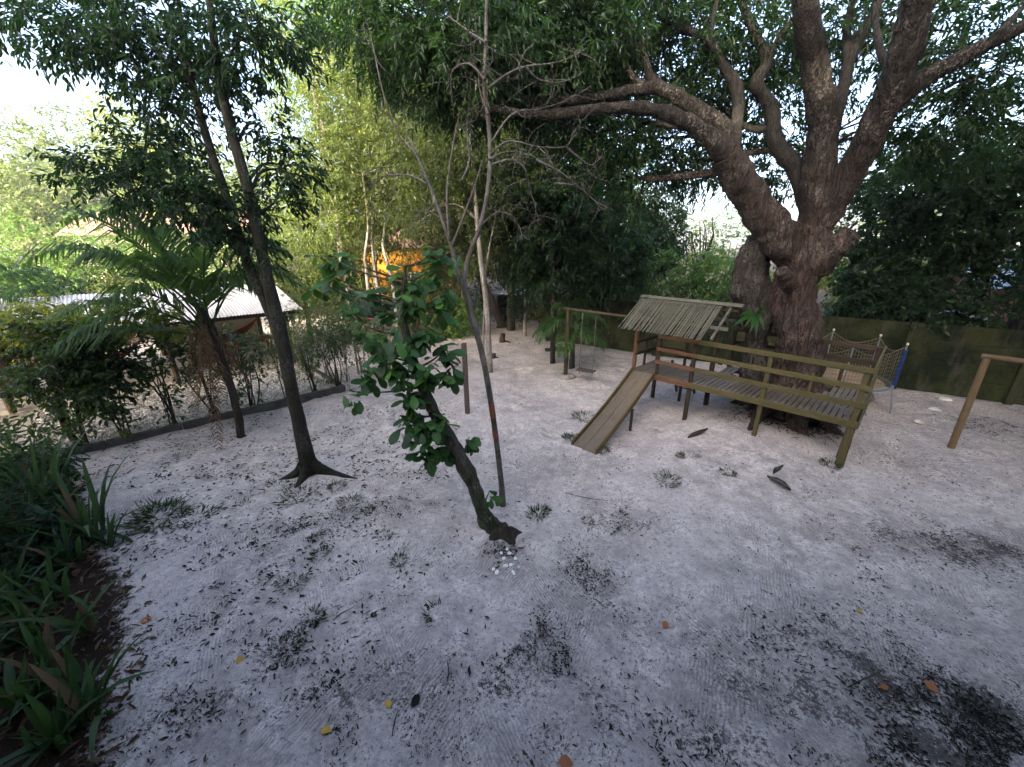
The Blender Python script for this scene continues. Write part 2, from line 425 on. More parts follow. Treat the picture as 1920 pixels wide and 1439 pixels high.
M['goal_wood'] = wood_mat('goal_wood', (0.1020, 0.0680, 0.0340), (0.1904, 0.1360, 0.0748), (0.0544, 0.0408, 0.0238), .02, .75)
M['swing_pole'] = wood_mat('swing_pole', (0.0470, 0.0372, 0.0196), (0.0745, 0.0608, 0.0353), None, 0, .8, .15)
M['concrete'] = plain_mat('concrete', (.30, .29, .27), .9, .2, .4, 6, .3)
M['dark_concrete'] = plain_mat('dark_concrete', (.075, .075, .07), .9, .2, .5, 4, .4)
M['floor_concrete'] = plain_mat('floor_concrete', (.42, .40, .36), .7, .3, .2, 3)
M['rope'] = plain_mat('rope', (0.1400, 0.1260, 0.0910), .9, .1)
M['dark_rope'] = plain_mat('dark_rope', (.12, .11, .10), .9, .1)
M['blue_pad'] = plain_mat('blue_pad', (.010, .034, .13), .6, .25, .35, 9)
M['steel'] = plain_mat('steel', (.16, .18, .21), .4, .5)
M['tramp_mat'] = plain_mat('tramp_mat', (.32, .23, .14), .8, .2, .3, 4)
M['frame_blue'] = plain_mat('frame_blue', (.12, .17, .22), .45, .5)
M['white_stone'] = plain_mat('white_stone', (.66, .64, .58), .8, .25, .25, 12, .4)
M['shell'] = plain_mat('shell', (.80, .78, .72), .6, .35, .1, 20, .2)
M['orange_wall'] = plain_mat('orange_wall', (0.3472, 0.1512, 0.0196), .85, .2, .2, 1.5)
M['pink_wall'] = plain_mat('pink_wall', (.46, .24, .22), .85, .2, .25, 1.5)
M['cream'] = plain_mat('cream', (.34, .31, .26), .85, .2, .2, 2)
M['tile'] = plain_mat('tile', (.25, .155, .135), .85, .2, .4, 5)
M['blue_sheet'] = plain_mat('blue_sheet', (.42, .52, .60), .5, .4, .2, 3)
M['glass'] = NT('glass').done((.03, .035, .04), .12, .6)
M['white_frame'] = plain_mat('white_frame', (.6, .58, .54), .6, .3, .1)
M['tarp'] = plain_mat('tarp', (.012, .035, .028), .6, .3, .3, 4)
M['pink_trim'] = plain_mat('pink_trim', (.40, .12, .14), .7, .3, .2, 6)
M['hammock_red'] = plain_mat('hammock_red', (.16, .035, .02), .85, .15, .3, 9)
M['hammock_teal'] = plain_mat('hammock_teal', (.06, .36, .38), .85, .15, .3, 9)
M['hammock_orange'] = plain_mat('hammock_orange', (.55, .22, .04), .85, .15, .3, 9)
M['table_red'] = wood_mat('table_red', (.13, .035, .025), (.2, .06, .04), None, 0, .5)
M['pebble'] = leaf_mat('pebble', [(.1, (.10, .095, .08)), (.5, (.36, .34, .30)), (.9, (.56, .55, .50))], 0.0, (.1, .1, .1), .85, .2)

def roof_sheet_mat():
    t = NT('roof_sheet'); n = t.noise(t.coord('Position'), 1.2, 5, .6); n2 = t.noise(t.coord('Position'), 12, 4, .7)
    c = t.mix(t.ramp(n, [(.35, 0.), (.7, 1.)]), (.33, .33, .335), (.47, .47, .475))
    c = t.mix(t.ramp(n2, [(.58, 0.), (.72, .5)]), c, (.25, .24, .22))
    return t.done(c, .55, .35)
M['roof_sheet'] = roof_sheet_mat()
def wall_mat():
    t = NT('mossy_wall'); p = t.coord('Position'); ps = t.coord('Position', (1, 1, .25))
    n = t.noise(p, 1.1, 6, .65); n2 = t.noise(ps, 3.5, 5, .7); n3 = t.noise(p, 7, 5, .7)
    c = t.mix(t.ramp(n, [(.42, 0.), (.58, 1.)]), (.007, .012, .005), (.032, .038, .013))
    c = t.mix(t.ramp(n2, [(.50, 0.), (.72, .9)]), c, (.06, .057, .042))
    c = t.mix(t.ramp(n3, [(.56, 0.), (.70, .8)]), c, (.010, .012, .008))
    t.bump(n3, .4, .02)
    return t.done(c, .9, .15)
M['mossy_wall'] = wall_mat()

def sand_mat():
    t = NT('sand'); p = t.coord('Position')
    dirt_shade = t.n('Attribute'); dirt_shade.attribute_name = 'dirt_shade'; dirt_shade = dirt_shade.outputs['Fac']
    soil = t.n('Attribute'); soil.attribute_name = 'soil'; soil = soil.outputs['Fac']
    n_big = t.noise(p, .55, 4, .6); n_mid = t.noise(p, 2.6, 6, .68); n_fine = t.noise(p, 18, 6, .75); n_grain = t.noise(p, 130, 3, .7)
    # rake marks: two sets of wavering parallel grooves, each where its own mask lets it show
    def rake(rot, sc, dist):
        wv = t.n('TexWave'); wv.wave_type = 'BANDS'; wv.bands_direction = 'X'; wv.wave_profile = 'SIN'
        t.put(wv.inputs['Vector'], t.coord('Position', (1, 1, 1), (0, 0, rot)))
        wv.inputs['Scale'].default_value = sc; wv.inputs['Distortion'].default_value = dist
        wv.inputs['Detail'].default_value = 3; wv.inputs['Detail Scale'].default_value = .6; wv.inputs['Detail Roughness'].default_value = .65
        return wv.outputs[0]
    m1 = t.ramp(t.noise(p, .7, 2), [(.44, 0.), (.54, 1.)])
    m2 = t.ramp(t.noise(t.coord('Position', (1, 1, 1), (0, 0, 1.1)), .8, 2), [(.49, 0.), (.60, 1.)])
    r = t.mix(m1, rake(.5, 8.5, 9.0), rake(-.55, 9.0, 8.0))
    rk = t.math('MULTIPLY', t.math('MULTIPLY', t.ramp(r, [(.1, 0.), (.75, 1.)]), m2), t.ramp(t.noise(p, 5.5, 4, .7), [(.40, .1), (.60, 1.)]))
    n_m2 = t.noise(p, 7.5, 5, .7, .6)
    col = t.mix(t.ramp(n_mid, [(.38, 0.), (.60, 1.)]), (.41, .365, .34), (.75, .68, .63))
    col = t.mix(t.ramp(n_m2, [(.40, .65), (.55, 0.)]), col, (.38, .335, .31))
    col = t.mix(t.ramp(n_big, [(.4, 0.), (.65, .6)]), col, (.64, .575, .54))
    col = t.mix(t.ramp(n_fine, [(.36, .7), (.50, 0.)]), col, (.27, .245, .235))
    # dark organic specks gathered in the grooves and the dirty places
    base_d = t.math('ADD', t.math('MULTIPLY', dirt_shade, t.ramp(n_mid, [(.36, .02), (.62, .30)])), t.math('MULTIPLY', t.math('SUBTRACT', n_mid, .5), .25))
    sp = t.math('ADD', t.noise(p, 26, 7, .85), t.math('MULTIPLY', base_d, .66))
    sp = t.math('SUBTRACT', sp, t.math('MULTIPLY', rk, .05))
    col = t.mix(t.ramp(sp, [(.605, 0.), (.645, .92)]), col, t.mix(t.ramp(n_fine, [(.40, 0.), (.60, 1.)]), (.018, .015, .013), (.085, .074, .068)))
    smudge = t.math('MULTIPLY', t.math('SUBTRACT', dirt_shade, .08), t.math('MULTIPLY', t.ramp(t.noise(p, 1.6, 5, .7), [(.38, .3), (.62, 1.)]), t.ramp(t.noise(p, 13, 6, .75, .5), [(.42, .12), (.56, 1.)])))
    col = t.mix(t.math('MINIMUM', t.math('MAXIMUM', smudge, 0.0), .38), col, (.13, .115, .11))
    col = t.mix(t.math('MULTIPLY', t.math('MULTIPLY', m2, t.math('SUBTRACT', 1.0, t.ramp(r, [(.15, 0.), (.6, 1.)]))), .42), col, (.20, .18, .175))
    gr = t.math('ADD', n_grain, t.math('MULTIPLY', dirt_shade, .05))
    col = t.mix(t.ramp(gr, [(.60, 0.), (.67, .75)]), col, (.10, .09, .085))
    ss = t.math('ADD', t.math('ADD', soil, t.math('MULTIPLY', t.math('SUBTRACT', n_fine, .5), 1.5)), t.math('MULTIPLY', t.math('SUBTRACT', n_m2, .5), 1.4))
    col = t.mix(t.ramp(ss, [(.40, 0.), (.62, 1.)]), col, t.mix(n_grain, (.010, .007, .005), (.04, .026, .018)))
    h = t.math('ADD', t.math('MULTIPLY', n_mid, 1.0), t.math('MULTIPLY', n_fine, .45))
    h = t.math('ADD', h, t.math('MULTIPLY', rk, .24))
    h = t.math('ADD', h, t.math('MULTIPLY', n_grain, .06))
    t.bump(h, .85, .055)
    return t.done(col, .95, .1)
M['sand'] = sand_mat()

# ------------------------------------------------------------------ the ground: one sheet to the horizon
def build_ground():
    def axis(lo, hi, step, far):
        a = list(np.arange(lo, hi + 1e-6, step)); s_ = step; x = a[-1]; r = []
        while x < far: s_ *= 1.35; x += s_; r.append(x)
        s_ = step; x = a[0]; l = []
        while x > -far: s_ *= 1.35; x -= s_; l.append(x)
        return np.array(l[::-1] + a + r)
    X = axis(-11, 14, .075, 500); Y = axis(0, 17, .075, 500)
    gx, gy = np.meshgrid(X, Y); sh = gx.shape
    z = gz(gx, gy)
    near = np.clip((16 - np.hypot(gx, gy - 6)) / 5, 0, 1)
    rs = np.random.default_rng(5); lump = np.zeros(sh)
    for k in range(26):
        f = rs.uniform(2.0, 11.0); a = rs.uniform(0, 6.28); lump += np.sin(f * (gx * math.cos(a) + gy * math.sin(a)) + rs.uniform(0, 6.28) + .8 * np.sin(.9 * gx + k) + .8 * np.sin(.8 * gy - k)) / f ** .7
    z = z + near * .017 * lump
    # scuffs and foot hollows
    for k in range(420):
        cx, cy = rs.uniform(-6, 11), rs.uniform(1.8, 13); a = rs.uniform(0, 3.14); l = rs.uniform(.12, .22)
        ix = (np.abs(gx[0] - cx) < .5).nonzero()[0]; iy = (np.abs(gy[:, 0] - cy) < .5).nonzero()[0]
        if len(ix) < 2 or len(iy) < 2: continue
        sx = slice(ix[0], ix[-1] + 1); sy = slice(iy[0], iy[-1] + 1)
        dx = gx[sy, sx] - cx; dy = gy[sy, sx] - cy; u_ = dx * math.cos(a) + dy * math.sin(a); v_ = -dx * math.sin(a) + dy * math.cos(a)
        q = (u_ / l) ** 2 + (v_ / (l * .55)) ** 2
        z[sy, sx] += -.038 * np.exp(-q) + .016 * np.exp(-((np.sqrt(q) - 1.6) / .5) ** 2)
    V = np.stack((gx, gy, z), -1).reshape(-1, 3)
    h, w_ = sh; i = np.arange(h - 1)[:, None] * w_; j = np.arange(w_ - 1)[None]
    F = np.stack((i + j, i + j + 1, i + w_ + j + 1, i + w_ + j), -1).reshape(-1, 4)
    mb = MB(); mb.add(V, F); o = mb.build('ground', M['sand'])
    d = np.zeros(sh) + .10
    spots = [(1720, 1330, 1.0, .55, 1.0), (1850, 1400, .6, .4, .8), (1790, 1030, .8, .3, .75), (1880, 1040, .7, .35, .6), (1640, 1010, .7, .3, .45),
             (1500, 1190, .7, .22, .45), (1560, 1130, .5, .2, .45), (1110, 1080, .25, .5, .55), (1190, 980, .5, .35, .5), (1020, 1220, .3, .4, .6), (1100, 1330, .3, .25, .45), (1400, 1290, .5, .2, .4),
             (700, 960, .5, .35, .5), (560, 990, .6, .3, .5), (490, 1050, .4, .3, .45), (380, 1330, .3, .2, .6), (640, 1290, .5, .2, .5), (540, 1210, .3, .2, .6), (1300, 1390, .4, .2, .4),
             (1850, 800, 1.2, .8, .5), (1480, 790, 1.5, .9, .55), (1150, 1150, .3, .2, .4), (950, 1040, .3, .3, .55), (300, 965, .6, .25, .5), (560, 915, .6, .4, .5), (830, 1260, .7, .3, .35), (1680, 860, 1.2, .5, .4), (1150, 640, 2.5, 1.2, .5), (1000, 880, .8, .5, .35), (1250, 900, .6, .3, .3)]
    for (px, py, rx, ry, am) in spots:
        c = on(px, py); d += am * np.exp(-((gx - c[0]) / rx) ** 2 - ((gy - c[1]) / ry) ** 2)
    d += .14 * np.clip((gy - 8) / 3, 0, 1) + .16 * np.clip((gx - 4) / 5, 0, 1) + .35 * np.clip((gy - 13) / 5, 0, 1) + .22 * np.clip((4.2 - gy) / 2, 0, 1)  # last term: near debris, plus foreground shade darkened into the sand colour
    bx = np.interp(gy, [0, 1.5, 2.2, 3.0, 3.7, 4.3, 5.2, 6.5, 8, 9], [-3.0, -3.2, -3.45, -4.1, -4.65, -5.6, -6.6, -8.6, -11, -14])
    soil = np.clip((bx - gx) / .8 + .5, 0, 1) * (gy < 9)
    soil = np.maximum(soil, .95 * np.exp(-((gx - 6.5) ** 2 + (gy - 8.5) ** 2) / 1.2 ** 2))  # soil mound at the trunk, darkened to stand for shade under the deck
    beyond = (gy > (12.15 - .64 * (gx - 9.51) + .25)) & (gx > 1.5)
    soil = np.maximum(soil, beyond * .9); soil = np.maximum(soil, np.clip((gy - 22) / 3, 0, .9))
    soil = np.maximum(soil, np.clip((-15 - gx) / 2, 0, .9))
    for nm, a in (('dirt_shade', np.clip(d, 0, 1.2)), ('soil', soil)):
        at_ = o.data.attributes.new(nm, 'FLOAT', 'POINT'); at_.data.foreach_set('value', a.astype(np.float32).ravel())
    return tag(o, 'pale raked sand of the yard with dark dirty patches', 'ground', kind='structure')
build_ground()

# ------------------------------------------------------------------ trees: trunk, branches, crown
def nearest_start(paths, c, rise=.25):
    best = None
    for P, r in paths:
        for k in range(len(P)):
            dv = c - P[k]; dist = np.linalg.norm(dv) + (2.5 if dv[2] < rise else 0) - .15 * k / len(P)
            if best is None or dist < best[0]: best = (dist, P[k], r[k])
    return best[1], best[2]
def make_tree(name, label, base, stems, clumps, leafmat, barkmat, leaf=(.13, .045), per=9, sl=.35, droop=.35, shape=4, group=None,
              limb=.5, twigs=5, sides=10, rough=.08, seed=1, limbmat=None, cat='tree', shell=.5, join_limbs=False, spread=.9, manual=(), extra=None, sub=6, disp=0.0):
    join_limbs = False
    """stems: list of (points, radii); clumps: (centre, radii, number of sprays)"""
    rng = np.random.default_rng(seed); rnd = random.Random(seed)
    root = empty(name, base, label, cat, group)
    mb = MB(); paths = []
    for (pts, rad) in stems:
        paths.append(tube(mb, pts, rad, sides, sub, rough, seed, disp=disp))
    mb.build('trunk', barkmat, root)
    for (pts, rad, m_) in manual:
        lb = MB(); paths.append(tube(lb, pts, rad, sides, sub, rough, seed + 3, disp=disp)); lb.build('branch', m_ or limbmat or barkmat, root)
    mbl = MB(); any_l = False; crown = MB()
    for (c, r, n) in clumps:
        c = np.asarray(c, float); r = np.asarray(r, float) * np.ones(3)
        if limb > 0:
            lb = mbl if join_limbs else MB(); any_l = True
            s0, r0 = nearest_start(paths, c)
            r1 = min(r0 * limb, .024 * np.linalg.norm(c - s0) + .010)
            mid = (s0 + c) / 2 + rng.normal(0, .12, 3) * np.linalg.norm(c - s0) + np.array((0, 0, .08 * np.linalg.norm(c - s0)))
            LP, LR = tube(lb, [s0, mid, c], [r1, r1 * .75, r1 * .35], max(5, sides - 3), 4, rough, seed)
            for q in range(twigs):
                b = LP[rnd.randrange(len(LP) // 3, len(LP))]
                e = c + unit(rng.normal(0, 1, 3)) * r * .85
                m_ = (b + e) / 2 + rng.normal(0, .1, 3) * np.linalg.norm(e - b)
                tube(lb, [b, m_, e], [r1 * .38, r1 * .25, r1 * .08 + .002], 4, 3)
            if not join_limbs: lb.build('branch', limbmat or barkmat, root)
        P, D = clump_pts(c, r, n, rng, shell)
        sprays(crown, P, D, sl, per, leaf[0], leaf[1], droop, shape, rng, spread)
    if join_limbs and any_l: mbl.build('branches', limbmat or barkmat, root)
    if extra: extra(crown, rng)
    if crown.n: crown.build('crown', leafmat, root, smooth=False)
    return root

def A(px, py, Y): return at(px, py, Y)
def path(lst): return [A(*p) for p in lst]

# -- the great tree the play deck is built round
TC = np.array((6.50, 8.55))
def mango():
    Yt = 8.55
    b = g(*TC, -.3)
    trunk = [(b, .74), (g(*TC, .25), .62), (A(1490, 705, Yt), .50), (A(1496, 645, Yt), .48), (A(1488, 590, Yt), .40), (A(1490, 535, Yt), .40), (A(1504, 490, Yt), .43), (A(1522, 440, Yt), .36), (A(1536, 395, Yt), .31)]
    stems = [([p for p, _ in trunk], [r for _, r in trunk])]
    # flaring roots
    for ang, ln, r0 in ((3.5, 1.5, .24), (4.3, 1.2, .26), (5.0, 1.35, .22), (5.7, 1.3, .25), (.2, 1.3, .24), (1.2, 1.2, .22), (2.3, 1.3, .24)):
        p0 = g(*TC, .55) + np.array((math.cos(ang) * .35, math.sin(ang) * .35, 0))
        q1 = TC + np.array((math.cos(ang), math.sin(ang))) * .85; q2 = TC + np.array((math.cos(ang + .15), math.sin(ang + .15))) * ln
        stems.append(([p0, g(*q1, .10), g(*q2, -.10)], [r0, r0 * .7, r0 * .25]))
    lb, gl = M['limb_bark'], M['grey_limb']
    S = lambda l: ([A(*p[:3]) for p in l], [p[3] for p in l])
    man = []
    def add(l, m_, k=None): p, r = S(l); k = k or (.80 if l[0][3] >= .34 and l[0][0] in (1498, 1528, 1478) else .60); man.append((p, [q * k for q in r], m_))
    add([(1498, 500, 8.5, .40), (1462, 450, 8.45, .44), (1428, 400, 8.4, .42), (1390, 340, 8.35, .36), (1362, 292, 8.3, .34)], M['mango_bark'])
    add([(1366, 300, 8.3, .32), (1335, 262, 8.2, .27), (1285, 225, 8.1, .22), (1215, 205, 8.0, .19), (1130, 205, 7.9, .15), (1040, 215, 7.9, .12), (950, 208, 8.0, .09), (860, 180, 8.2, .05)], lb)
    add([(1370, 290, 8.35, .30), (1352, 235, 8.4, .26), (1290, 195, 8.4, .22), (1225, 165, 8.35, .18), (1130, 180, 8.3, .13), (1010, 190, 8.4, .09), (900, 150, 8.6, .04)], lb)
    add([(1245, 170, 8.35, .17), (1218, 140, 8.4, .14), (1205, 100, 8.4, .12), (1180, 50, 8.5, .09), (1160, 0, 8.6, .06)], lb)
    add([(1225, 165, 8.35, .14), (1190, 150, 8.3, .10), (1170, 110, 8.3, .08), (1160, 70, 8.3, .05)], lb)
    add([(1372, 280, 8.5, .24), (1384, 215, 8.8, .19), (1382, 165, 8.9, .17), (1352, 120, 9.0, .15), (1325, 72, 9.0, .12), (1265, 48, 9.1, .08), (1210, 20, 9.2, .04)], gl)
    add([(1330, 75, 9.0, .10), (1338, 30, 9.1, .07), (1350, -30, 9.2, .04)], gl)
    add([(1518, 440, 8.6, .2), (1515, 390, 8.8, .30), (1492, 320, 9.0, .26), (1455, 265, 9.1, .24), (1448, 205, 9.1, .21), (1420, 160, 9.0, .20), (1438, 115, 9.0, .17), (1415, 65, 9.0, .13), (1392, 10, 9.0, .10), (1380, -50, 9.0, .06)], gl)
    add([(1440, 110, 9.0, .13), (1465, 65, 9.2, .10), (1495, 25, 9.3, .08), (1520, -30, 9.4, .05)], gl)
    add([(1450, 240, 9.1, .14), (1405, 240, 9.4, .10), (1350, 200, 9.8, .06)], gl)
    add([(1512, 500, 8.5, .22), (1522, 445, 8.5, .36), (1538, 340, 8.45, .40), (1542, 270, 8.4, .36), (1540, 200, 8.3, .32), (1524, 110, 8.1, .27), (1512, 30, 7.9, .24), (1500, -60, 7.8, .20)], lb, .72)
    add([(1555, 260, 8.6, .22), (1580, 170, 8.8, .20), (1598, 100, 9.0, .18), (1640, 20, 9.1, .15), (1665, -50, 9.2, .11)], gl)
    add([(1590, 125, 8.95, .13), (1588, 60, 9.1, .11), (1602, -20, 9.2, .08)], gl)
    add([(1516, 500, 8.5, .22), (1534, 440, 8.45, .34), (1556, 395, 8.35, .40), (1582, 340, 8.2, .41), (1622, 270, 7.9, .40), (1660, 190, 7.6, .38), (1694, 100, 7.3, .36), (1718, 20, 7.1, .33), (1740, -70, 6.9, .28)], lb)
    add([(1652, 215, 7.65, .26), (1722, 155, 7.4, .21), (1795, 115, 7.2, .19), (1862, 78, 7.0, .16), (1935, 40, 6.8, .13), (2010, -10, 6.7, .07)], lb)
    add([(1852, 82, 7.05, .10), (1890, 45, 7.2, .08), (1935, -5, 7.3, .05)], gl)
    add([(1690, 180, 7.5, .10), (1650, 90, 7.9, .10), (1640, 10, 8.2, .06)], gl)
    add([(1500, 450, 8.95, .17), (1508, 400, 9.1, .16), (1530, 340, 9.3, .13), (1560, 250, 9.5, .09)], lb)
    # cut stub, knob and the bulging side stem
    add([(1528, 505, 8.4, .34), (1562, 468, 8.2, .30), (1588, 446, 8.05, .24), (1599, 438, 8.0, .225)], M['mango_bark'])
    add([(1478, 545, 8.25, .18), (1475, 530, 8.05, .21), (1471, 516, 7.95, .19), (1466, 508, 7.88, .15)], M['mango_bark'])
    sb = on(1392, 772)
    sb = g(sb[0] + .15, sb[1] + .1, -.2)
    add([(*pixY(sb), .34), (1412, 700, 8.95, .30), (1420, 640, 8.95, .27), (1418, 590, 8.95, .36), (1404, 535, 8.95, .42), (1412, 488, 8.9, .40), (1440, 445, 8.75, .30)], M['stem_bark'], .92)
    def cl(px, py, Y, r, n): return (A(px, py, Y), (r, r, r * .62), n)
    C = [cl(720, 40, 8.8, 1.1, 327), (A(790, 110, 8.6), (1.0, 1.0, .5), 200), cl(860, 60, 8.2, 1.3, 470), cl(880, 150, 8.8, 1.0, 342), cl(970, 40, 9.2, 1.3, 470), cl(960, 130, 9.3, 1.1, 428), cl(1060, 90, 9.2, 1.3, 470), cl(1050, 190, 9.8, 1.0, 313),
         cl(1140, 60, 9.5, 1.2, 399), cl(1120, 250, 9.6, 1.0, 242), cl(1190, 20, 9.9, 1.2, 203), cl(1240, 110, 10.5, 1.0, 150), cl(1300, 40, 9.6, 1.1, 158), cl(1320, 140, 10.2, 1.2, 186), cl(1240, 260, 10.4, 1.3, 231), cl(1170, 330, 10.8, 1.2, 203), cl(1300, 290, 11.0, 1.1, 167), cl(1330, 200, 10.6, 1.1, 167), cl(1400, 110, 10.2, 1.1, 158), cl(1420, 300, 11.0, 1.2, 150), cl(1470, 190, 10.5, 1.1, 150),
         cl(1450, 20, 10.0, 1.2, 158), cl(1560, 40, 10.0, 1.2, 150), cl(1500, 330, 11.0, 1.1, 132), cl(1620, 110, 10.0, 1.1, 122), cl(1680, 30, 9.5, 1.1, 106), cl(1780, 60, 9.5, 1.1, 97), cl(1860, 20, 8.6, 1.1, 115), cl(1900, 120, 8.6, .9, 132), cl(1800, 190, 9.0, 1.1, 167), cl(1880, 240, 9.2, 1.2, 231), cl(1730, 250, 9.8, .9, 97), cl(1650, 290, 11.0, 1.0, 88)]
    C += [(np.array(q), (1.7, 1.6, .9), 190) for q in ((9, 5, 8.6), (11, 7.2, 9.4), (8, 2.8, 8.2), (12, 4.5, 8.6), (5.5, 5.5, 9.0), (10.5, 2, 8.4), (13.2, 8.8, 9.8), (14.5, 6, 9.2), (6.5, 7.5, 9.9), (12.5, 1.5, 8.2))]  # crown clumps above the frame, added to shade the right-hand sand
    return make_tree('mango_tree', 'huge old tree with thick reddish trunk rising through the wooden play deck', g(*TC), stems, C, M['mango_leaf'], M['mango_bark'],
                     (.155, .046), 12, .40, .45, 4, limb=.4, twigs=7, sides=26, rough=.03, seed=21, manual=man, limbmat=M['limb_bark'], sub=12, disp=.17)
def pixY(p):
    d = p[2] - CAM_H; zc = p[1] * _c - d * _s; yc = p[1] * _s + d * _c
    return (960 + 740 * p[0] / zc, 719.5 - 740 * yc / zc, p[1])
mango()

# -- twin-stemmed tree on the left
def twin():
    b = gp(582, 888)
    st = [([b + np.array((.02, 0, -.15)), b + np.array((0, 0, .12)), A(562, 800, 6.36), A(545, 720, 6.38), A(527, 630, 6.4), A(505, 540, 6.45), A(490, 470, 6.5), A(462, 345, 6.55), (A(432, 240, 6.6)), A(408, 130, 6.7), A(395, 20, 6.75), A(385, -60, 6.8)],
           [.24, .145, .112, .104, .112, .088, .084, .076, .068, .058, .046, .026]),
          ([A(524, 625, 6.42), A(492, 555, 6.5), A(462, 485, 6.6), A(432, 390, 6.75), A(398, 290, 6.85), A(368, 190, 6.95), A(345, 80, 7.05), A(330, -40, 7.1)], [.08, .075, .07, .065, .058, .05, .04, .022])]
    for ang, ln in ((-.15, .95), (3.5, .6), (4.6, .5), (1.6, .5)):
        e = (b[0] + math.cos(ang) * ln, b[1] + math.sin(ang) * ln)
        m_ = (b[0] + math.cos(ang) * ln * .4, b[1] + math.sin(ang) * ln * .4)
        st.append(([b + np.array((math.cos(ang) * .08, math.sin(ang) * .08, .18)), g(*m_, .045), g(*e, -.05)], [.12, .085, .03]))
    def cl(px, py, Y, r, n, f=.55): return (A(px, py, Y), (r, r, r * f), n)
    C = [cl(40, 20, 7.2, .62, 48), cl(110, 30, 7.2, .62, 55), cl(90, 70, 7.3, .4, 30), cl(170, 40, 7.0, .75, 75), cl(250, 40, 7.0, .8, 85), cl(190, 90, 7.2, .5, 50), cl(250, 105, 7.1, .5, 48), cl(310, 20, 6.8, .8, 75), cl(320, 100, 7.0, .55, 55), cl(400, 40, 6.8, .8, 75), cl(480, 30, 6.6, .7, 66), cl(440, 100, 6.7, .5, 46), cl(500, 85, 6.5, .4, 34), cl(375, 150, 6.9, .45, 40), cl(300, 160, 7.0, .42, 38), cl(290, 205, 7.0, .4, 36), cl(330, 225, 7.0, .4, 34), cl(440, 165, 6.7, .3, 22),
         cl(275, 265, 6.9, .36, 30), cl(340, 285, 6.9, .36, 30), cl(300, 305, 6.8, .35, 30), cl(175, 335, 6.7, .36, 34), cl(225, 330, 6.6, .42, 44), cl(285, 350, 6.6, .45, 50), cl(345, 340, 6.5, .42, 46), cl(390, 390, 6.4, .48, 56), cl(440, 390, 6.5, .36, 40), cl(335, 395, 6.7, .34, 32), cl(410, 430, 6.5, .34, 34), cl(500, 240, 7.0, .32, 30), cl(530, 310, 7.0, .38, 42), cl(520, 375, 7.0, .34, 34), cl(565, 330, 7.2, .25, 20), cl(455, 455, 6.6, .3, 28), cl(235, 290, 6.7, .22, 14)]
    return make_tree('forked_tree', 'tall dark tree forking into two leaning stems, lichen on bark, beside the gravel kerb', b, st, C, M['tree_leaf'], M['twin_bark'],
                     (.125, .042), 10, .34, .6, 4, limb=.34, twigs=4, sides=12, rough=.05, seed=31)
twin()

# -- leaning cashew with big leaves: every leaf its own piece
def cashew_leaf_mesh(k):
    rs = random.Random(k); L, W = 1.0, rs.uniform(.48, .56); mb = MB(); prof = [(0, .03), (.18, .20), (.4, .40), (.62, .5), (.82, .44), (.95, .22), (1.0, .02)]
    v = []; bend = rs.uniform(.10, .30); cup = rs.uniform(.10, .22); wav = rs.uniform(.01, .03)
    for (t, wd) in prof:
        zc = -bend * t * t
        for s_ in (-1, -.55, 0, .55, 1):
            v.append((t * L, s_ * wd * W * 2 * .5, zc + cup * abs(s_) * wd * W + wav * math.sin(9 * t + 3 * s_ + k) * abs(s_)))
    f = [(i * 5 + j, i * 5 + j + 1, i * 5 + 6 + j, i * 5 + 5 + j) for i in range(len(prof) - 1) for j in range(4)]
    mb.add(v, f); me = mb.mesh('leaf'); me.materials.append(M['cashew_leaf']); return me
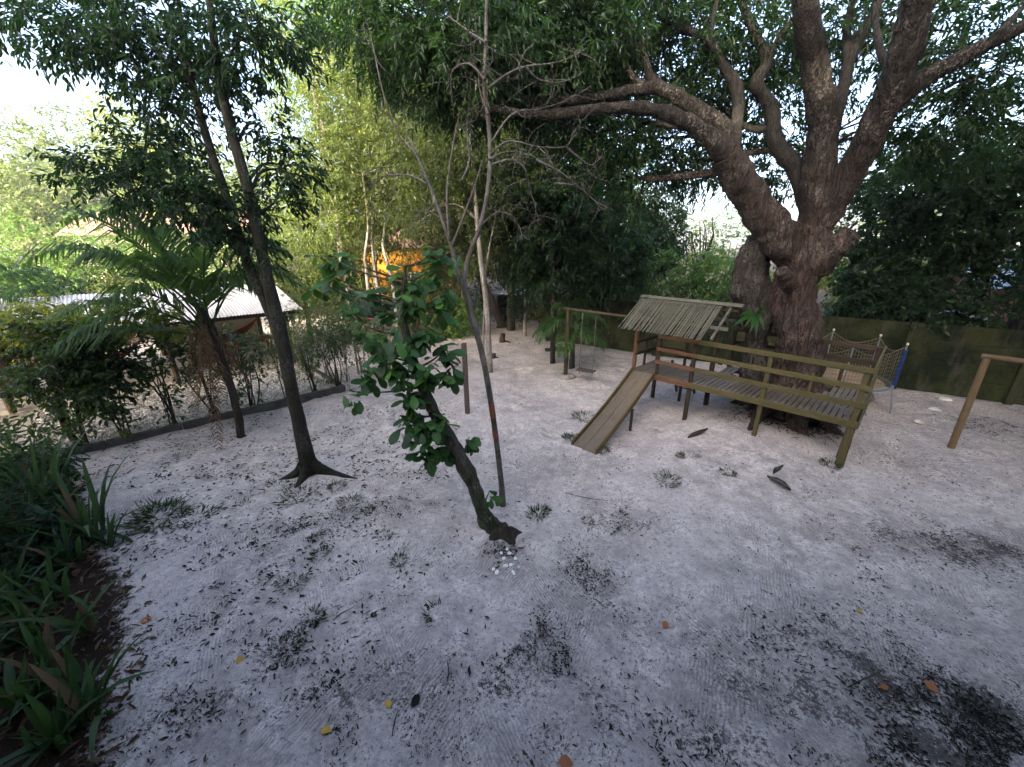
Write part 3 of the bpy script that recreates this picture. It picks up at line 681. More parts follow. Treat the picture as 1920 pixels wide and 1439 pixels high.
def cashew():
    b = gp(925, 990); root = empty('cashew_tree', b, 'small leaning tree with big glossy leaves and a rough lumpy base', 'tree')
    mb = MB(); yb = b[1]
    Ys = [yb, yb + .02, yb + .05, yb + .1, yb + .12, yb + .15, yb + .2, yb + .25, yb + .3]
    pts = [b + np.array((.03, 0, -.12)), A(905, 965, yb), A(890, 915, Ys[2]), A(868, 868, Ys[3]), A(838, 815, Ys[4]), A(800, 745, Ys[5]), A(775, 670, Ys[6]), A(755, 590, Ys[7]), A(760, 500, Ys[8])]
    P, r = tube(mb, pts, [.17, .15, .105, .098, .088, .072, .058, .045, .02], 20, 11, .04, 5, disp=.30)
    mb.build('trunk', M['cashew_bark'], root)
    # gnarled root lump in front of the trunk
    mb = MB(); nr, na = 9, 22; v = []
    for i in range(nr + 1):
        for j in range(na):
            q = 2 * math.pi * j / na; t = i / nr; edge = 1 + .35 * mnoise.noise((math.cos(q) * 2, math.sin(q) * 2, 3.3)) + .18 * math.sin(5 * q)
            x = b[0] + .13 + math.cos(q) * .27 * t * edge; y = b[1] - .10 + math.sin(q) * .20 * t * edge
            h = .13 * (1 - t ** 2) * (1 + .9 * mnoise.fractal((x * 9, y * 9, 1.0), 1.0, 2.0, 4)) - .03 * t
            v.append((x, y, float(gz(x, y)) + max(h, -.04)))
    mb.add(v, [(i * na + j, i * na + (j + 1) % na, i * na + na + (j + 1) % na, i * na + na + j) for i in range(nr) for j in range(na)])
    mb.build('root', M['dark_bark'], root)
    rng = np.random.default_rng(8); meshes = [cashew_leaf_mesh(k) for k in range(5)]
    # branch ends: px, py, depth offset, leaves
    ends = [(690, 700, .0, 11), (660, 735, -.1, 6), (745, 690, -.3, 17), (800, 690, -.25, 18), (845, 690, .0, 14), (785, 800, -.3, 20), (815, 780, -.25, 16), (770, 740, -.3, 14), (835, 835, -.1, 15), (800, 840, -.25, 12), (765, 775, -.25, 9), (700, 640, .05, 12), (735, 625, -.3, 12), (790, 620, -.2, 16), (840, 650, .05, 14),
            (720, 575, .2, 11), (770, 560, -.1, 14), (820, 560, .1, 12), (680, 610, .35, 8), (800, 510, .2, 12), (755, 520, .1, 10), (840, 540, .3, 8), (815, 470, .35, 8), (850, 470, .4, 5), (700, 540, .3, 8), (880, 820, .1, 6), (918, 920, -.1, 4), (720, 660, -.2, 9), (770, 650, -.35, 10), (655, 560, .5, 9), (625, 520, .55, 8), (610, 480, .6, 6), (640, 480, .6, 9), (590, 530, .6, 5)]
    todo = []; n = 0; crown = empty('crown', (0, 0, 0)); crown.parent = root
    for (px, py, dy, k) in ends:
        e = A(px, py, yb + .2 + dy)
        i = int(np.argmin(np.linalg.norm(P - (e + np.array((.12, 0, -.18))), axis=1))); s0 = P[i]
        m_ = (s0 + e) / 2 + np.array((0, 0, -.04)); L0 = np.linalg.norm(e - s0)
        tw = MB(); tube(tw, [s0, m_, e], [min(r[i] * .6, .012 + .012 * L0), .012, .006], 6, 4); tw.build('branch', M['cashew_bark'], root)
        for q in range(int(k * 2.1)):
            a = 2.4 * q + rng.uniform(-.3, .3); el_ = rng.uniform(-.95, .4); tt = rng.uniform(.0, .16)
            d = Vector((math.cos(a) * math.cos(el_), math.sin(a) * math.cos(el_), math.sin(el_) - .1)).normalized()
            nrm = Vector((rng.normal(0, .3), rng.normal(0, .3) - .25, 1)); y = nrm.cross(d).normalized(); z = d.cross(y)
            mt = Matrix((d, y, z)).transposed().to_4x4(); sc = rng.uniform(.13, .245)
            p = Vector(e - b) + Vector((rng.normal(0, .055), rng.normal(0, .055), rng.normal(0, .06) - tt))
            todo.append((sc - .12 * (p.y), meshes[int(rng.integers(0, 5))], Matrix.Translation(p) @ mt @ Matrix.Scale(sc, 4)))
    todo.sort(key=lambda q: -q[0])
    for _, me, mt in todo[:300]:
        o = bpy.data.objects.new('leaf', me); COL.objects.link(o); o.parent = crown; o.matrix_local = mt; n += 1
    lb = MB()
    for _, me, mt in todo[300:]:
        lb.add([mt @ v.co for v in me.vertices], [tuple(pl.vertices) for pl in me.polygons])
    o = lb.build('leaves', M['cashew_back'], None, origin=(0, 0, 0)); o.parent = crown; o['kind'] = 'stuff'
    return n
NCASHEW = cashew()

# -- slim forked tree with orange paint rings, bare twigs above
def fork_tree():
    b = gp(942, 948); y0 = b[1]; root = empty('slim_forked_tree', b, 'slim pale tree with orange paint rings, forking into bare twiggy stems', 'tree')
    mb = MB(); paths = []
    def T(l, rad, sides=9): paths.append(tube(mb, [A(*p) for p in l], rad, sides, 6, .05, len(paths)))
    paths.append(tube(mb, [b + np.array((0, 0, -.12)), b + np.array((0, 0, .04)), A(940, 905, y0), A(932, 840, y0 + .02), A(920, 750, y0 + .05), A(905, 670, y0 + .1), A(884, 590, y0 + .15), A(868, 530, y0 + .2)], [.08, .058, .045, .043, .043, .043, .043, .048], 11, 7, .05, 2))
    T([(868, 535, y0 + .2), (880, 480, y0 + .25), (900, 425, y0 + .3), (914, 360, y0 + .35), (919, 290, y0 + .4), (915, 220, y0 + .45), (908, 165, y0 + .5), (911, 90, y0 + .5), (912, 0, y0 + .5), (914, -60, y0 + .5)], [.038, .033, .031, .029, .028, .028, .026, .022, .018, .013])
    T([(866, 535, y0 + .2), (848, 470, y0 + .3), (828, 410, y0 + .4), (806, 350, y0 + .5), (780, 290, y0 + .6), (760, 240, y0 + .7)], [.036, .03, .026, .022, .018, .01])
    T([(846, 465, y0 + .3), (868, 410, y0 + .4), (890, 350, y0 + .5), (905, 300, y0 + .5)], [.022, .018, .014, .008], 7)
    T([(842, 450, y0 + .3), (838, 360, y0 + .5), (850, 270, y0 + .6), (862, 210, y0 + .7)], [.018, .014, .012, .006], 7)
    mb.build('trunk', M['fork_bark'], root)
    # orange paint rings
    ob = MB(); o2 = MB(); P, r = paths[0]
    for bld, (ya, yb_) in ((ob, (757, 783)), (o2, (806, 822))):
        ii = [i for i in range(len(P)) if ya <= pixY(P[i])[1] <= yb_]
        seg = np.array([A(np.interp(q, [750, 840], [920, 932]), q, y0 + .05) for q in np.linspace(ya, yb_, 4)])
        pr = np.array([pixY(p)[1] for p in P])
        seg = np.array([[np.interp(q, pr[::-1], P[::-1, a_]) for a_ in range(3)] for q in np.linspace(ya, yb_, 5)])
        tube(bld, seg, [.0455] * 5, 12, 3, 0, 0, False)
        bld.build('paint_ring', M['orange_band'], root)
    # bare side branches, drooping
    rng = np.random.default_rng(14)
    specs = [([(918, 290), (955, 265), (1010, 276), (1062, 274), (1075, 245)], .5), ([(912, 168), (950, 140), (985, 125), (1040, 118), (1090, 100)], .5), ([(985, 125), (1010, 150), (1050, 155), (1090, 140)], .5), ([(917, 300), (950, 285), (990, 290), (1015, 300), (1040, 290)], .4), ([(918, 310), (960, 300), (985, 320), (995, 360), (1005, 400), (990, 430)], .3), ([(909, 150), (880, 120), (850, 130), (845, 160)], .6), ([(911, 80), (880, 60), (840, 30)], .6), ([(915, 215), (900, 170), (897, 130)], .5), ([(919, 270), (960, 215), (1010, 205), (1060, 190), (1110, 160)], .4),
             ([(800, 345), (770, 330), (720, 330), (690, 345)], .6), ([(780, 290), (740, 240), (715, 160), (700, 90), (690, 50)], .8), ([(838, 420), (810, 400), (770, 395)], .4), ([(1060, 275), (1090, 300), (1110, 310), (1130, 290)], .5), ([(1005, 300), (1060, 330), (1100, 370), (1110, 400)], .4), ([(900, 425), (930, 400), (960, 405), (980, 440)], .3), ([(1040, 345), (1080, 350), (1120, 380), (1150, 395)], .5), ([(865, 340), (880, 300), (875, 240), (880, 200)], .6)]
    for l, dy in specs:
        tb = MB(); Q = [A(px, py, y0 + .35 + dy * k / len(l) + .05 * math.sin(px)) for k, (px, py) in enumerate(l)]
        P_, r_ = tube(tb, Q, np.linspace(.016, .004, len(Q)), 5, 5)
        for q in range(9):
            i = int(rng.integers(len(P_) // 5, len(P_))); e = P_[i] + unit(rng.normal(0, 1, 3) + np.array((.3, 0, .1))) * rng.uniform(.15, .5)
            m_ = (P_[i] + e) / 2 + rng.normal(0, .05, 3); tube(tb, [P_[i], m_, e], [.006, .004, .0022], 4, 3)
            e2 = m_ + unit(rng.normal(0, 1, 3)) * rng.uniform(.08, .25); tube(tb, [m_, (m_ + e2) / 2 + rng.normal(0, .02, 3), e2], [.004, .003, .002], 3, 2)
        tb.build('branch', M['fork_bark'], root)
    lf = MB(); pts = []
    for (px, py, Y, rr, n) in ((800, 330, y0 + .9, .5, 34), (760, 290, y0 + 1, .6, 40), (870, 380, y0 + .9, .5, 36), (830, 250, y0 + 1.1, .6, 40), (960, 330, y0 + 1, .5, 28), (1040, 300, y0 + 1, .5, 24), (730, 380, y0 + 1.0, .45, 30)):
        p, d = clump_pts(A(px, py, Y), (rr, rr, rr * .8), n, rng, .1); sprays(lf, p, d, .22, 5, .075, .026, .3, 2, rng)
    lf.build('crown', M['olive_leaf'], root, smooth=False)
fork_tree()

# -- palms
def frond(mb, base, az_, el_, L, sag, n=34, ll=.55, lw=.03, twist=0.0, rng=None, rach=.016, vee=.35, hang=.5):
    rng = rng or RNG; K = 12; t = np.linspace(0, 1, K)
    d0 = np.array((math.cos(az_) * math.cos(el_), math.sin(az_) * math.cos(el_), math.sin(el_)))
    P = np.asarray(base) + d0[None] * (t * L)[:, None]; P[:, 2] -= sag * L * t ** 2.2
    tube(mb, P, rach * (1.05 - t), 5, 1, 0, 0)
    T = unit(np.gradient(P, axis=0)); tt = np.linspace(.26, .99, n); side0 = np.array((-math.sin(az_), math.cos(az_), 0))
    B = np.stack([np.interp(tt, t, P[:, k]) for k in range(3)], 1); Tt = unit(np.stack([np.interp(tt, t, T[:, k]) for k in range(3)], 1))
    up = unit(np.cross(Tt, side0)); up *= np.sign(up[:, 2:3] + 1e-6)
    for s_ in (-1, 1):
        l = ll * (np.sin(np.pi * (.12 + .80 * tt)) ** .8) * rng.uniform(.85, 1.1, n)
        d = unit(Tt * .75 + s_ * side0 * .85 + up * vee + rng.normal(0, .08, (n, 3)))
        m_ = B + d * (l * .5)[:, None]; d2 = d.copy(); d2[:, 2] -= hang + .3 * rng.random(n); d2 = unit(d2)
        e = m_ + d2 * (l * .55)[:, None]; wv = unit(np.cross(d, up + .3 * s_ * side0)) * lw
        w1 = wv * .5
        v = np.stack((B - w1 * .5, B + w1 * .5, m_ + w1, m_ - w1, e), 1); b = np.arange(n)[:, None] * 5
        mb.add(v, b + np.array([[0, 1, 2, 3]])); 
        v2 = np.stack((m_ - w1, m_ + w1, e), 1); b2 = np.arange(n)[:, None] * 3; mb.add(v2, b2 + np.array([[0, 1, 2]]))
def palm(label, b, trunk, rad, fronds, seed, group=None, dry=()):
    root = empty('palm_tree', b, label, 'palm', group); rng = np.random.default_rng(seed)
    mb = MB(); P, r = tube(mb, trunk, rad, 9, 7, .12, seed); mb.build('trunk', M['dark_bark'], root)
    top = P[-1]
    for k_, (a, e, L, s_, ll) in enumerate(fronds):
        f = MB(); ti = P[max(0, len(P) - 1 - ((k_ * 5) % 9 if len(fronds) > 11 else (k_ * 2) % 3))]; frond(f, ti + np.array((math.cos(a), math.sin(a), 0)) * .04, a, e, L, s_, 34, ll * 1.2, .046, rng=rng, rach=.022, hang=.95, vee=.2); f.build('frond', M['palm_leaf'], root, smooth=False)
    for (a, L, z) in dry:
        f = MB(); q = top - np.array((0, 0, z)); frond(f, q + np.array((math.cos(a), math.sin(a), 0)) * .05, a, -1.2, L, .12, 22, .26, .022, rng=rng, hang=.9); f.build('dead_frond', M['dry_leaf'], root, smooth=False)
    return root
pb = gp(455, 820)
tp = A(372, 572, 7.9)
fr = []
for k, (deg, e, L, s_) in enumerate([(184, 62, 4.2, .52), (168, 56, 4.1, .58), (205, 54, 3.7, .56), (220, 66, 3.4, .5), (148, 66, 3.8, .5), (192, 40, 3.3, .52), (130, 56, 3.4, .56), (246, 62, 3.0, .56), (272, 70, 2.7, .5), (100, 64, 3.2, .52), (50, 60, 3.1, .56), (18, 62, 3.5, .58), (345, 62, 3.0, .58), (0, 78, 3.2, .45), (312, 70, 2.6, .5), (176, 74, 3.9, .42), (196, 24, 2.7, .46), (210, 76, 3.6, .42), (160, 36, 2.9, .55), (232, 34, 2.4, .55), (8, 50, 2.9, .6)]):
    fr.append((R(deg), R(e), L, s_, .68))
palm('slender palm with arching feathery fronds and dead ones hanging, at the kerb', pb, [pb + np.array((0, 0, -.1)), pb + np.array((-.02, 0, .08)), A(440, 750, 7.85), A(420, 690, 7.87), A(398, 630, 7.9), tp], [.16, .085, .07, .085, .12, .07], fr, 3,
     dry=[(a, L, z) for a, L, z in ((.0, 1.1, .15), (2.0, 1.2, .1), (4.0, 1.2, .15), (5.2, 1.0, .1), (3.2, 1.1, .2), (.3, 1.4, .25), (1.5, 1.3, .3), (2.6, 1.5, .3), (3.6, 1.3, .35), (4.6, 1.6, .3), (5.4, 1.5, .35), (5.0, 1.9, .9), (4.2, 1.2, .8))])
# second palm, dark, at the far left edge
p2 = gp(48, 748)
palm('dark squat palm at the far left edge behind the shrubs', p2, [p2 + np.array((0, 0, -.1)), p2 + np.array((-.1, 0, .8)), p2 + np.array((-.35, 0, 1.9)), p2 + np.array((-.6, 0, 2.8))], [.36, .26, .2, .18],
     [(R(d), R(e), L, s_, .6) for d, e, L, s_ in ((0, 30, 2.3, .75), (-30, 20, 2.4, .7), (30, 45, 2.4, .7), (-60, 35, 2.3, .6), (60, 50, 2.3, .5), (180, 40, 2.2, .5), (120, 50, 2.2, .5), (-100, 30, 2.3, .6), (-140, 45, 2.2, .5), (10, 60, 2.5, .6), (-15, -5, 1.9, .5))], 5)
# young palm beside the swing post
p3 = gp(1098, 640)
p3b = g(2.05, 13.0)
palm('young palm with drooping fronds behind the swing', p3b, [p3b + np.array((0, 0, -.05)), p3b + np.array((0, 0, .7)), p3b + np.array((-.05, 0, 1.5))], [.10, .08, .07],
     [(R(d), R(e), L, s_, .5) for d, e, L, s_ in ((0, 45, 1.6, .8), (-45, 35, 1.5, .8), (40, 55, 1.5, .8), (90, 50, 1.4, .7), (140, 50, 1.6, .75), (180, 40, 1.6, .8), (215, 35, 1.7, .8), (250, 30, 1.6, .8), (290, 40, 1.5, .8), (160, 70, 1.5, .6), (20, 70, 1.5, .6))], 7)

# ------------------------------------------------------------------ the play deck (x along its front, y towards its back)
S0 = (3.08, 9.65); RZ = math.atan2(-.7115, .7025)
def loc2w(a, b): return (S0[0] + a * math.cos(RZ) - b * math.sin(RZ), S0[1] + a * math.sin(RZ) + b * math.cos(RZ))
def lz(a, b): return float(gz(*loc2w(a, b)))
def play_deck():
    root = empty('play_deck', (S0[0], S0[1], 0), 'wooden play deck with slide, railings and small bamboo roof round the big trunk', 'play deck', rz=RZ)
    DZ = 1.0; rnd = random.Random(3); W_ = .098
    n = int(4.46 / .101)
    for i in range(n):
        x = .05 + i * .101
        yend = 1.32 if x < 1.58 else 2.1
        for (cx, cy, rr) in ((3.2, 1.66, .60), (2.35, 1.62, .44)):
            if abs(x - cx) < rr: yend = min(yend, cy - math.sqrt(rr * rr - (x - cx) ** 2))
        z = DZ - .013 + rnd.uniform(-.002, .002)
        beam('deck_board', (x, .012 + rnd.uniform(-.008, .004), z), (x, yend + rnd.uniform(-.015, .015), z), W_ - rnd.uniform(.008, .014), .026, M['deck_wood'], root, bev=.004)
    # joists and fascia boards
    for (a, b_) in (((.05, .10), (4.40, .10)), ((.05, 1.15), (2.5, 1.15)), ((3.85, 1.15), (4.40, 1.15)), ((1.62, 2.02), (4.40, 2.02))):
        beam('joist', (a[0], a[1], DZ - .085), (b_[0], b_[1], DZ - .085), .05, .11, M['post_wood'], root)
    RW, RD = M['rail_wood'], M['red_wood']
    beam('fascia_board', (.60, -.022, DZ - .062), (1.45, -.022, DZ - .062), .03, .125, RD, root)
    beam('fascia_board', (1.452, -.024, DZ - .062), (2.93, -.024, DZ - .062), .03, .125, RW, root)
    beam('fascia_board', (2.932, -.022, DZ - .064), (4.50, -.022, DZ - .066), .03, .13, RW, root)
    beam('fascia_board', (4.487, 0, DZ - .064), (4.487, 2.12, DZ - .064), .03, .13, RW, root)
    beam('fascia_board', (-.022, -.02, DZ - .064), (-.022, 1.32, DZ - .064), .03, .12, RD, root)
    beam('fascia_board', (1.6, 2.122, DZ - .064), (4.47, 2.122, DZ - .064), .03, .12, RW, root)
    PW = M['post_wood']
    def post(x, y, top, r=.055, m_=PW, base=None, dx=0, dy=0):
        z0 = lz(x, y) - .25 if base is None else base
        return pole('post', (x + dx, y + dy, z0), (x, y, top), r, r * .92, m_, root, 9)
    post(.0, .06, 2.12, .056, RD); post(.62, .055, 1.98, .042, PW, DZ - .15); post(1.45, .06, 2.14, .052, PW)
    post(.10, 1.14, 2.12, .055); post(1.50, 1.22, 2.2, .062); post(.0, .60, 1.95, .036, PW, DZ - .1)
    post(.8, 1.25, 1.85, .04, PW)
    beam('post', (2.93, .055, lz(2.93, 0) - .25), (2.93, .045, 1.96), .085, .085, RW, root, bev=.012)
    beam('post', (4.40, .05, lz(4.4, 0) - .25), (4.405, .05, DZ - .03), .13, .13, RW, root, bev=.022)
    beam('post', (4.40, .055, DZ - .03), (4.40, .055, 1.95), .085, .11, RW, root, bev=.01)
    post(4.40, 2.04, 2.0, .06); post(1.64, 2.05, 1.98, .05); post(3.0, 2.3, 1.96, .05); post(3.9, 2.06, 1.6, .035, PW, DZ)
    # front railing: two lengths, three rails
    for z, zc in ((1.97, 1.955), (1.645, 1.635), (1.325, 1.31)):
        if z < 1.9: beam('rail', (.58, -.016, z + .01), (1.50, -.016, z), .028, .085, RD, root)
        else: beam('rail', (.58, -.016, z - .02), (1.50, -.016, z), .028, .08, RD, root)
        beam('rail', (1.505, -.019, z), (4.53, -.019, zc), .03, .10, RW, root)
        beam('rail', (4.478, -.01, zc), (4.478, 2.14, zc + .03), .03, .09, RW, root)
        if z > 1.4: beam('rail', (1.6, 2.125, z), (4.46, 2.125, zc), .03, .10, PW, root)
    for z in (1.72, 1.41): beam('rail', (.03, .0, z), (.10, 1.16, z - .01), .03, .07, PW, root)
    for z in (1.72, 1.41): beam('rail', (.12, 1.19, z), (.82, 1.27, z - .01), .03, .07, PW, root)
    for x in (2.28, 3.66): beam('batten', (x, .02, 1.28), (x, .02, 1.42 if x < 3 else 1.73), .04, .05, RW, root)
    # knee brace under the right corner
    beam('brace', (4.34, .09, .18), (4.34, 1.0, DZ - .10), .05, .06, PW, root)
    # roof of split bamboo
    roof = empty('roof', (0, 0, 0)); roof.parent = root
    y_r, z_r, y_e, z_e = .65, 2.74, -.42, 2.10
    nb = 41
    for side in (0, 1):
        for i in range(nb):
            x = -.26 + i * .0485 + rnd.uniform(-.006, .006); ex = rnd.uniform(-.035, .035)
            ye = y_e + ex if side == 0 else 2 * y_r - y_e + ex
            L = math.hypot(y_r - y_e, z_r - z_e)
            if side == 1 and i % 2 and i > 34: continue
            o = pole('bamboo_slat', (x + rnd.uniform(-.004, .004), y_r - .012 + side * .024, z_r + rnd.uniform(-.004, .004)), (x + rnd.uniform(-.012, .012), ye, z_e + (-.6 * ex if side == 0 else .6 * ex)), .0195, .0165, M['bamboo'], roof, 7)
    RB = M['bamboo']
    beam('ridge_board', (-.30, y_r - .045, z_r + .028), (2.10, y_r - .045, z_r + .020), .10, .018, RB, roof, roll=R(30))
    beam('ridge_board', (-.30, y_r + .045, z_r + .030), (2.08, y_r + .045, z_r + .024), .10, .018, RB, roof, roll=R(-30))
    for x in (-.05, .8, 1.86):
        beam('rafter', (x, y_r - .02, z_r - .060), (x, y_e + .12, z_e + .025), .045, .06, RB, roof)
        beam('rafter', (x, y_r + .02, z_r - .060), (x, 2 * y_r - y_e - .12, z_e + .025), .045, .06, RB, roof)
    beam('purlin', (-.2, .06, 2.315), (2.05, .06, 2.315), .06, .07, RB, roof)
    beam('purlin', (-.2, 1.22, 2.315), (2.05, 1.22, 2.315), .06, .07, RB, roof)
    beam('tie_beam', (1.55, -.02, 2.235), (1.55, 1.34, 2.235), .05, .08, PW, roof)
    beam('tie_beam', (.02, -.02, 2.20), (.02, 1.3, 2.20), .05, .08, PW, roof)
    beam('ridge_pole', (-.2, y_r, z_r - .105), (2.02, y_r, z_r - .105), .05, .06, PW, roof)
    # slide
    sl = empty('slide', (0, 0, 0)); sl.parent = root
    t0, t1 = np.array((.04, -.05, DZ + .0)), np.array((.60, -.05, DZ + .0))
    gz_ = lz(.55, -2.85) + .04
    b0, b1 = np.array((.33, -2.88, gz_)), np.array((.87, -2.84, gz_))
    def mix(u_, top): return (t0 + (t1 - t0) * u_) if top else (b0 + (b1 - b0) * u_)
    for ua, ub in ((0.03, .485), (.50, .97)):
        mb = MB(); q = []
        for k in range(9):
            t = k / 8
            for u_ in (ua, ub):
                p = mix(u_, 1) * (1 - t) + mix(u_, 0) * t; p = p + np.array((0, 0, -.07 * math.sin(math.pi * t)))
                q += [p, p - np.array((0, 0, .022))]
        f = []
        for k in range(8):
            a = k * 4; f += [(a, a + 2, a + 6, a + 4), (a + 1, a + 5, a + 7, a + 3), (a, a + 4, a + 5, a + 1), (a + 2, a + 3, a + 7, a + 6)]
        f += [(0, 1, 3, 2), (32, 34, 35, 33)]
        mb.add(q, f); me = mb.mesh('slide_board', (0, 0, 0), False); link_mesh('slide_board', me, sl, mat=M['slide_wood'])
    for u_, o_ in ((-.02, -1), (1.02, 1)):
        mb = MB(); q = []
        for k in range(9):
            t = k / 8; p = mix(u_, 1) * (1 - t) + mix(u_, 0) * t + np.array((0, 0, -.07 * math.sin(math.pi * t)))
            for dx in (-.016, .016):
                for dz in (-.05, .10 - .03 * t): q.append(p + np.array((dx, 0, dz)))
        f = []
        for k in range(8):
            a = k * 4; f += [(a, a + 1, a + 5, a + 4), (a + 2, a + 6, a + 7, a + 3), (a + 1, a + 3, a + 7, a + 5), (a, a + 4, a + 6, a + 2)]
        f += [(0, 2, 3, 1), (32, 33, 35, 34)]
        mb.add(q, f); me = mb.mesh('side_board', (0, 0, 0), False); link_mesh('side_board', me, sl, mat=M['slide_side'])
    for x, y, zt in ((.76, -1.25, .50), (.24, -1.15, .52)):
        pole('slide_leg', (x, y, lz(x, y) - .2), (x, y, zt), .035, .033, PW, sl, 8)
    # ladder at the back
    ld = empty('ladder', (0, 0, 0)); ld.parent = root
    for x in (.42, .92): beam('stile', (x, 2.0, lz(x, 2.0) - .05), (x, 1.36, DZ + .05), .05, .07, M['grey_post'], ld)
    for k in range(4):
        t = .16 + k * .2; y = 2.0 + (1.36 - 2.0) * t; z = 0 + (DZ + .05) * t
        beam('rung', (.42, y, z), (.92, y, z), .05, .03, M['grey_post'], ld)
    return root
play_deck()

# -- fern-like plant growing on the side stem of the great tree
def bird_nest():
    c = A(1417, 592, 8.42); root = empty('epiphyte_plant', c, 'broad-leaved plant growing on the trunk beside the bamboo roof', 'plant'); rng = np.random.default_rng(2)
    for k, (px, py) in enumerate([(1405, 632), (1416, 640), (1432, 628), (1436, 595), (1436, 585), (1380, 612), (1370, 622), (1395, 620), (1425, 612), (1385, 600)]):
        e = A(px, py, 8.05 + .1 * (k % 3)); mb = MB(); d = e - c; L = np.linalg.norm(d); v = []
        s_ = unit(np.cross(d, (0, -1, .2))) 
        for q, wd in enumerate((.012, .03, .045, .042, .02, .003)):
            t = q / 5; p = c + d * t + np.array((0, 0, .12 * math.sin(math.pi * t * .8)))
            v += [p - s_ * wd, p + np.array((0, 0, -.012)), p + s_ * wd]
        f = [(q * 3 + j, q * 3 + j + 1, q * 3 + j + 4, q * 3 + j + 3) for q in range(5) for j in range(2)]
        mb.add(v, f); mb.build('leaf', M['cashew_back'], root)
bird_nest()

# ------------------------------------------------------------------ boundary wall
def wall_xy(x): return 12.15 - .64 * (x - 9.51)
def wall():
    d = unit(np.array((1, -.64))); p0 = np.array((1.6, wall_xy(1.6)))
    root = empty('boundary_wall', (p0[0], p0[1], 0), 'long mossy green-black concrete wall at the back of the yard', 'wall', rz=math.atan2(d[1], d[0])); rnd = random.Random(6)
    x = 0
    for i in range(10):
        L = 2.3
        for k in range(4):
            h = .485
            beam('panel', (x + .07, rnd.uniform(-.004, .004), .02 + k * h + h / 2), (x + L - .07, rnd.uniform(-.004, .004), .02 + k * h + h / 2), .05, h - .006, M['mossy_wall'], root, bev=.008)
        beam('pillar', (x, -.01, -.2), (x, -.01, 1.98), .15, .15, M['mossy_wall'], root, bev=.012); x += L
    beam('pillar', (x, -.01, -.2), (x, -.01, 1.98), .15, .15, M['mossy_wall'], root, bev=.012)
wall()

# ------------------------------------------------------------------ trampoline
def trampoline():
    c = np.array((8.85, 10.15)); R_ = 1.08; root = empty('trampoline', g(*c), 'round trampoline with rope net and blue padded pole behind the deck', 'trampoline'); MZ = .60
    mb = MB(); a = np.linspace(0, 2 * np.pi, 28, endpoint=False)
    v = [(0, 0, MZ - .035)] + [(R_ * .5 * math.cos(q), R_ * .5 * math.sin(q), MZ - .02) for q in a] + [(R_ * .88 * math.cos(q), R_ * .88 * math.sin(q), MZ) for q in a]
    f3 = [(0, 1 + i, 1 + (i + 1) % 28) for i in range(28)]; f4 = [(1 + i, 29 + i, 29 + (i + 1) % 28, 1 + (i + 1) % 28) for i in range(28)]
    mb.add(v, f3); mb.F[4].append(np.array(f4)); mb.build('jump_mat', M['tramp_mat'], root, origin=(0, 0, 0))
    mb = MB(); ring = [(R_ * math.cos(q), R_ * math.sin(q), MZ) for q in np.linspace(0, 2 * np.pi, 33)]; tube(mb, ring, [.028] * 33, 8, 1); mb.build('ring', M['frame_blue'], root, origin=(0, 0, 0))
    mb = MB()
    for q in np.linspace(0, 2 * np.pi, 57)[:-1]:
        tube(mb, [(R_ * .88 * math.cos(q), R_ * .88 * math.sin(q), MZ), (R_ * math.cos(q), R_ * math.sin(q), MZ)], [.006, .006], 4, 2)
    mb.build('springs', M['steel'], root, origin=(0, 0, 0))['kind'] = 'stuff'
    for q in (-45, 15, 75, 135, 195, 255):
        q = R(q); p = np.array((math.cos(q), math.sin(q)))
        for s_ in (-1, 1):
            e = p * (R_ + .12) + s_ * .22 * np.array((-p[1], p[0])); mb = MB()
            tube(mb, [(*(p * R_), MZ), (*((p * R_ + e) / 2), MZ * .5), (*e, float(gz(c[0] + e[0], c[1] + e[1])) - .02 - root.location[2])], [.018] * 3, 6, 3); mb.build('leg', M['steel'], root, origin=(0, 0, 0))
    tops = []
    for q in (-40, 15, 70, 125, 180, 235):
        q = R(q); p = np.array((math.cos(q), math.sin(q))) * (R_ + .02); z = 1.66
        pole('net_pole', (p[0], p[1], MZ - .1), (p[0], p[1], z), .018, .018, M['steel'], root, 8)
        pole('pole_pad', (p[0], p[1], MZ), (p[0], p[1], z - .12), .042, .042, M['blue_pad'] if q < .1 else M['rope'], root, 9) if q < .1 else None
        mb = MB(); tube(mb, [(p[0], p[1], z - .01), (p[0], p[1], z + .02), (p[0], p[1], z + .05), (p[0], p[1], z + .065)], [.012, .028, .022, .004], 8, 3); mb.build('finial', M['white_stone'], root, origin=(0, 0, 0))
        tops.append((p, z))
    net = MB(); cord = MB()
    for i in range(6):
        (pa, za), (pb_, zb) = tops[i], tops[(i + 1) % 6]; K = 15
        def top(t): return za - .03 - .22 * math.sin(math.pi * t)
        tube(cord, [np.array((*(pa + (pb_ - pa) * t), top(t))) for t in np.linspace(0, 1, 9)], [.011] * 9, 5, 2)
        for k in range(1, K):
            t = k / K; p = pa + (pb_ - pa) * t; tube(net, [(*p, MZ), (*p, (MZ + top(t)) / 2), (*p, top(t))], [.0045] * 3, 3, 1)
        for m_ in range(1, 9):
            s_ = m_ / 9; tube(net, [np.array((*(pa + (pb_ - pa) * t), MZ + (top(t) - MZ) * s_)) for t in np.linspace(0, 1, 7)], [.0045] * 7, 3, 1)
    net.build('net', M['rope'], root, origin=(0, 0, 0)); cord.build('rope', M['rope'], root, origin=(0, 0, 0))
trampoline()

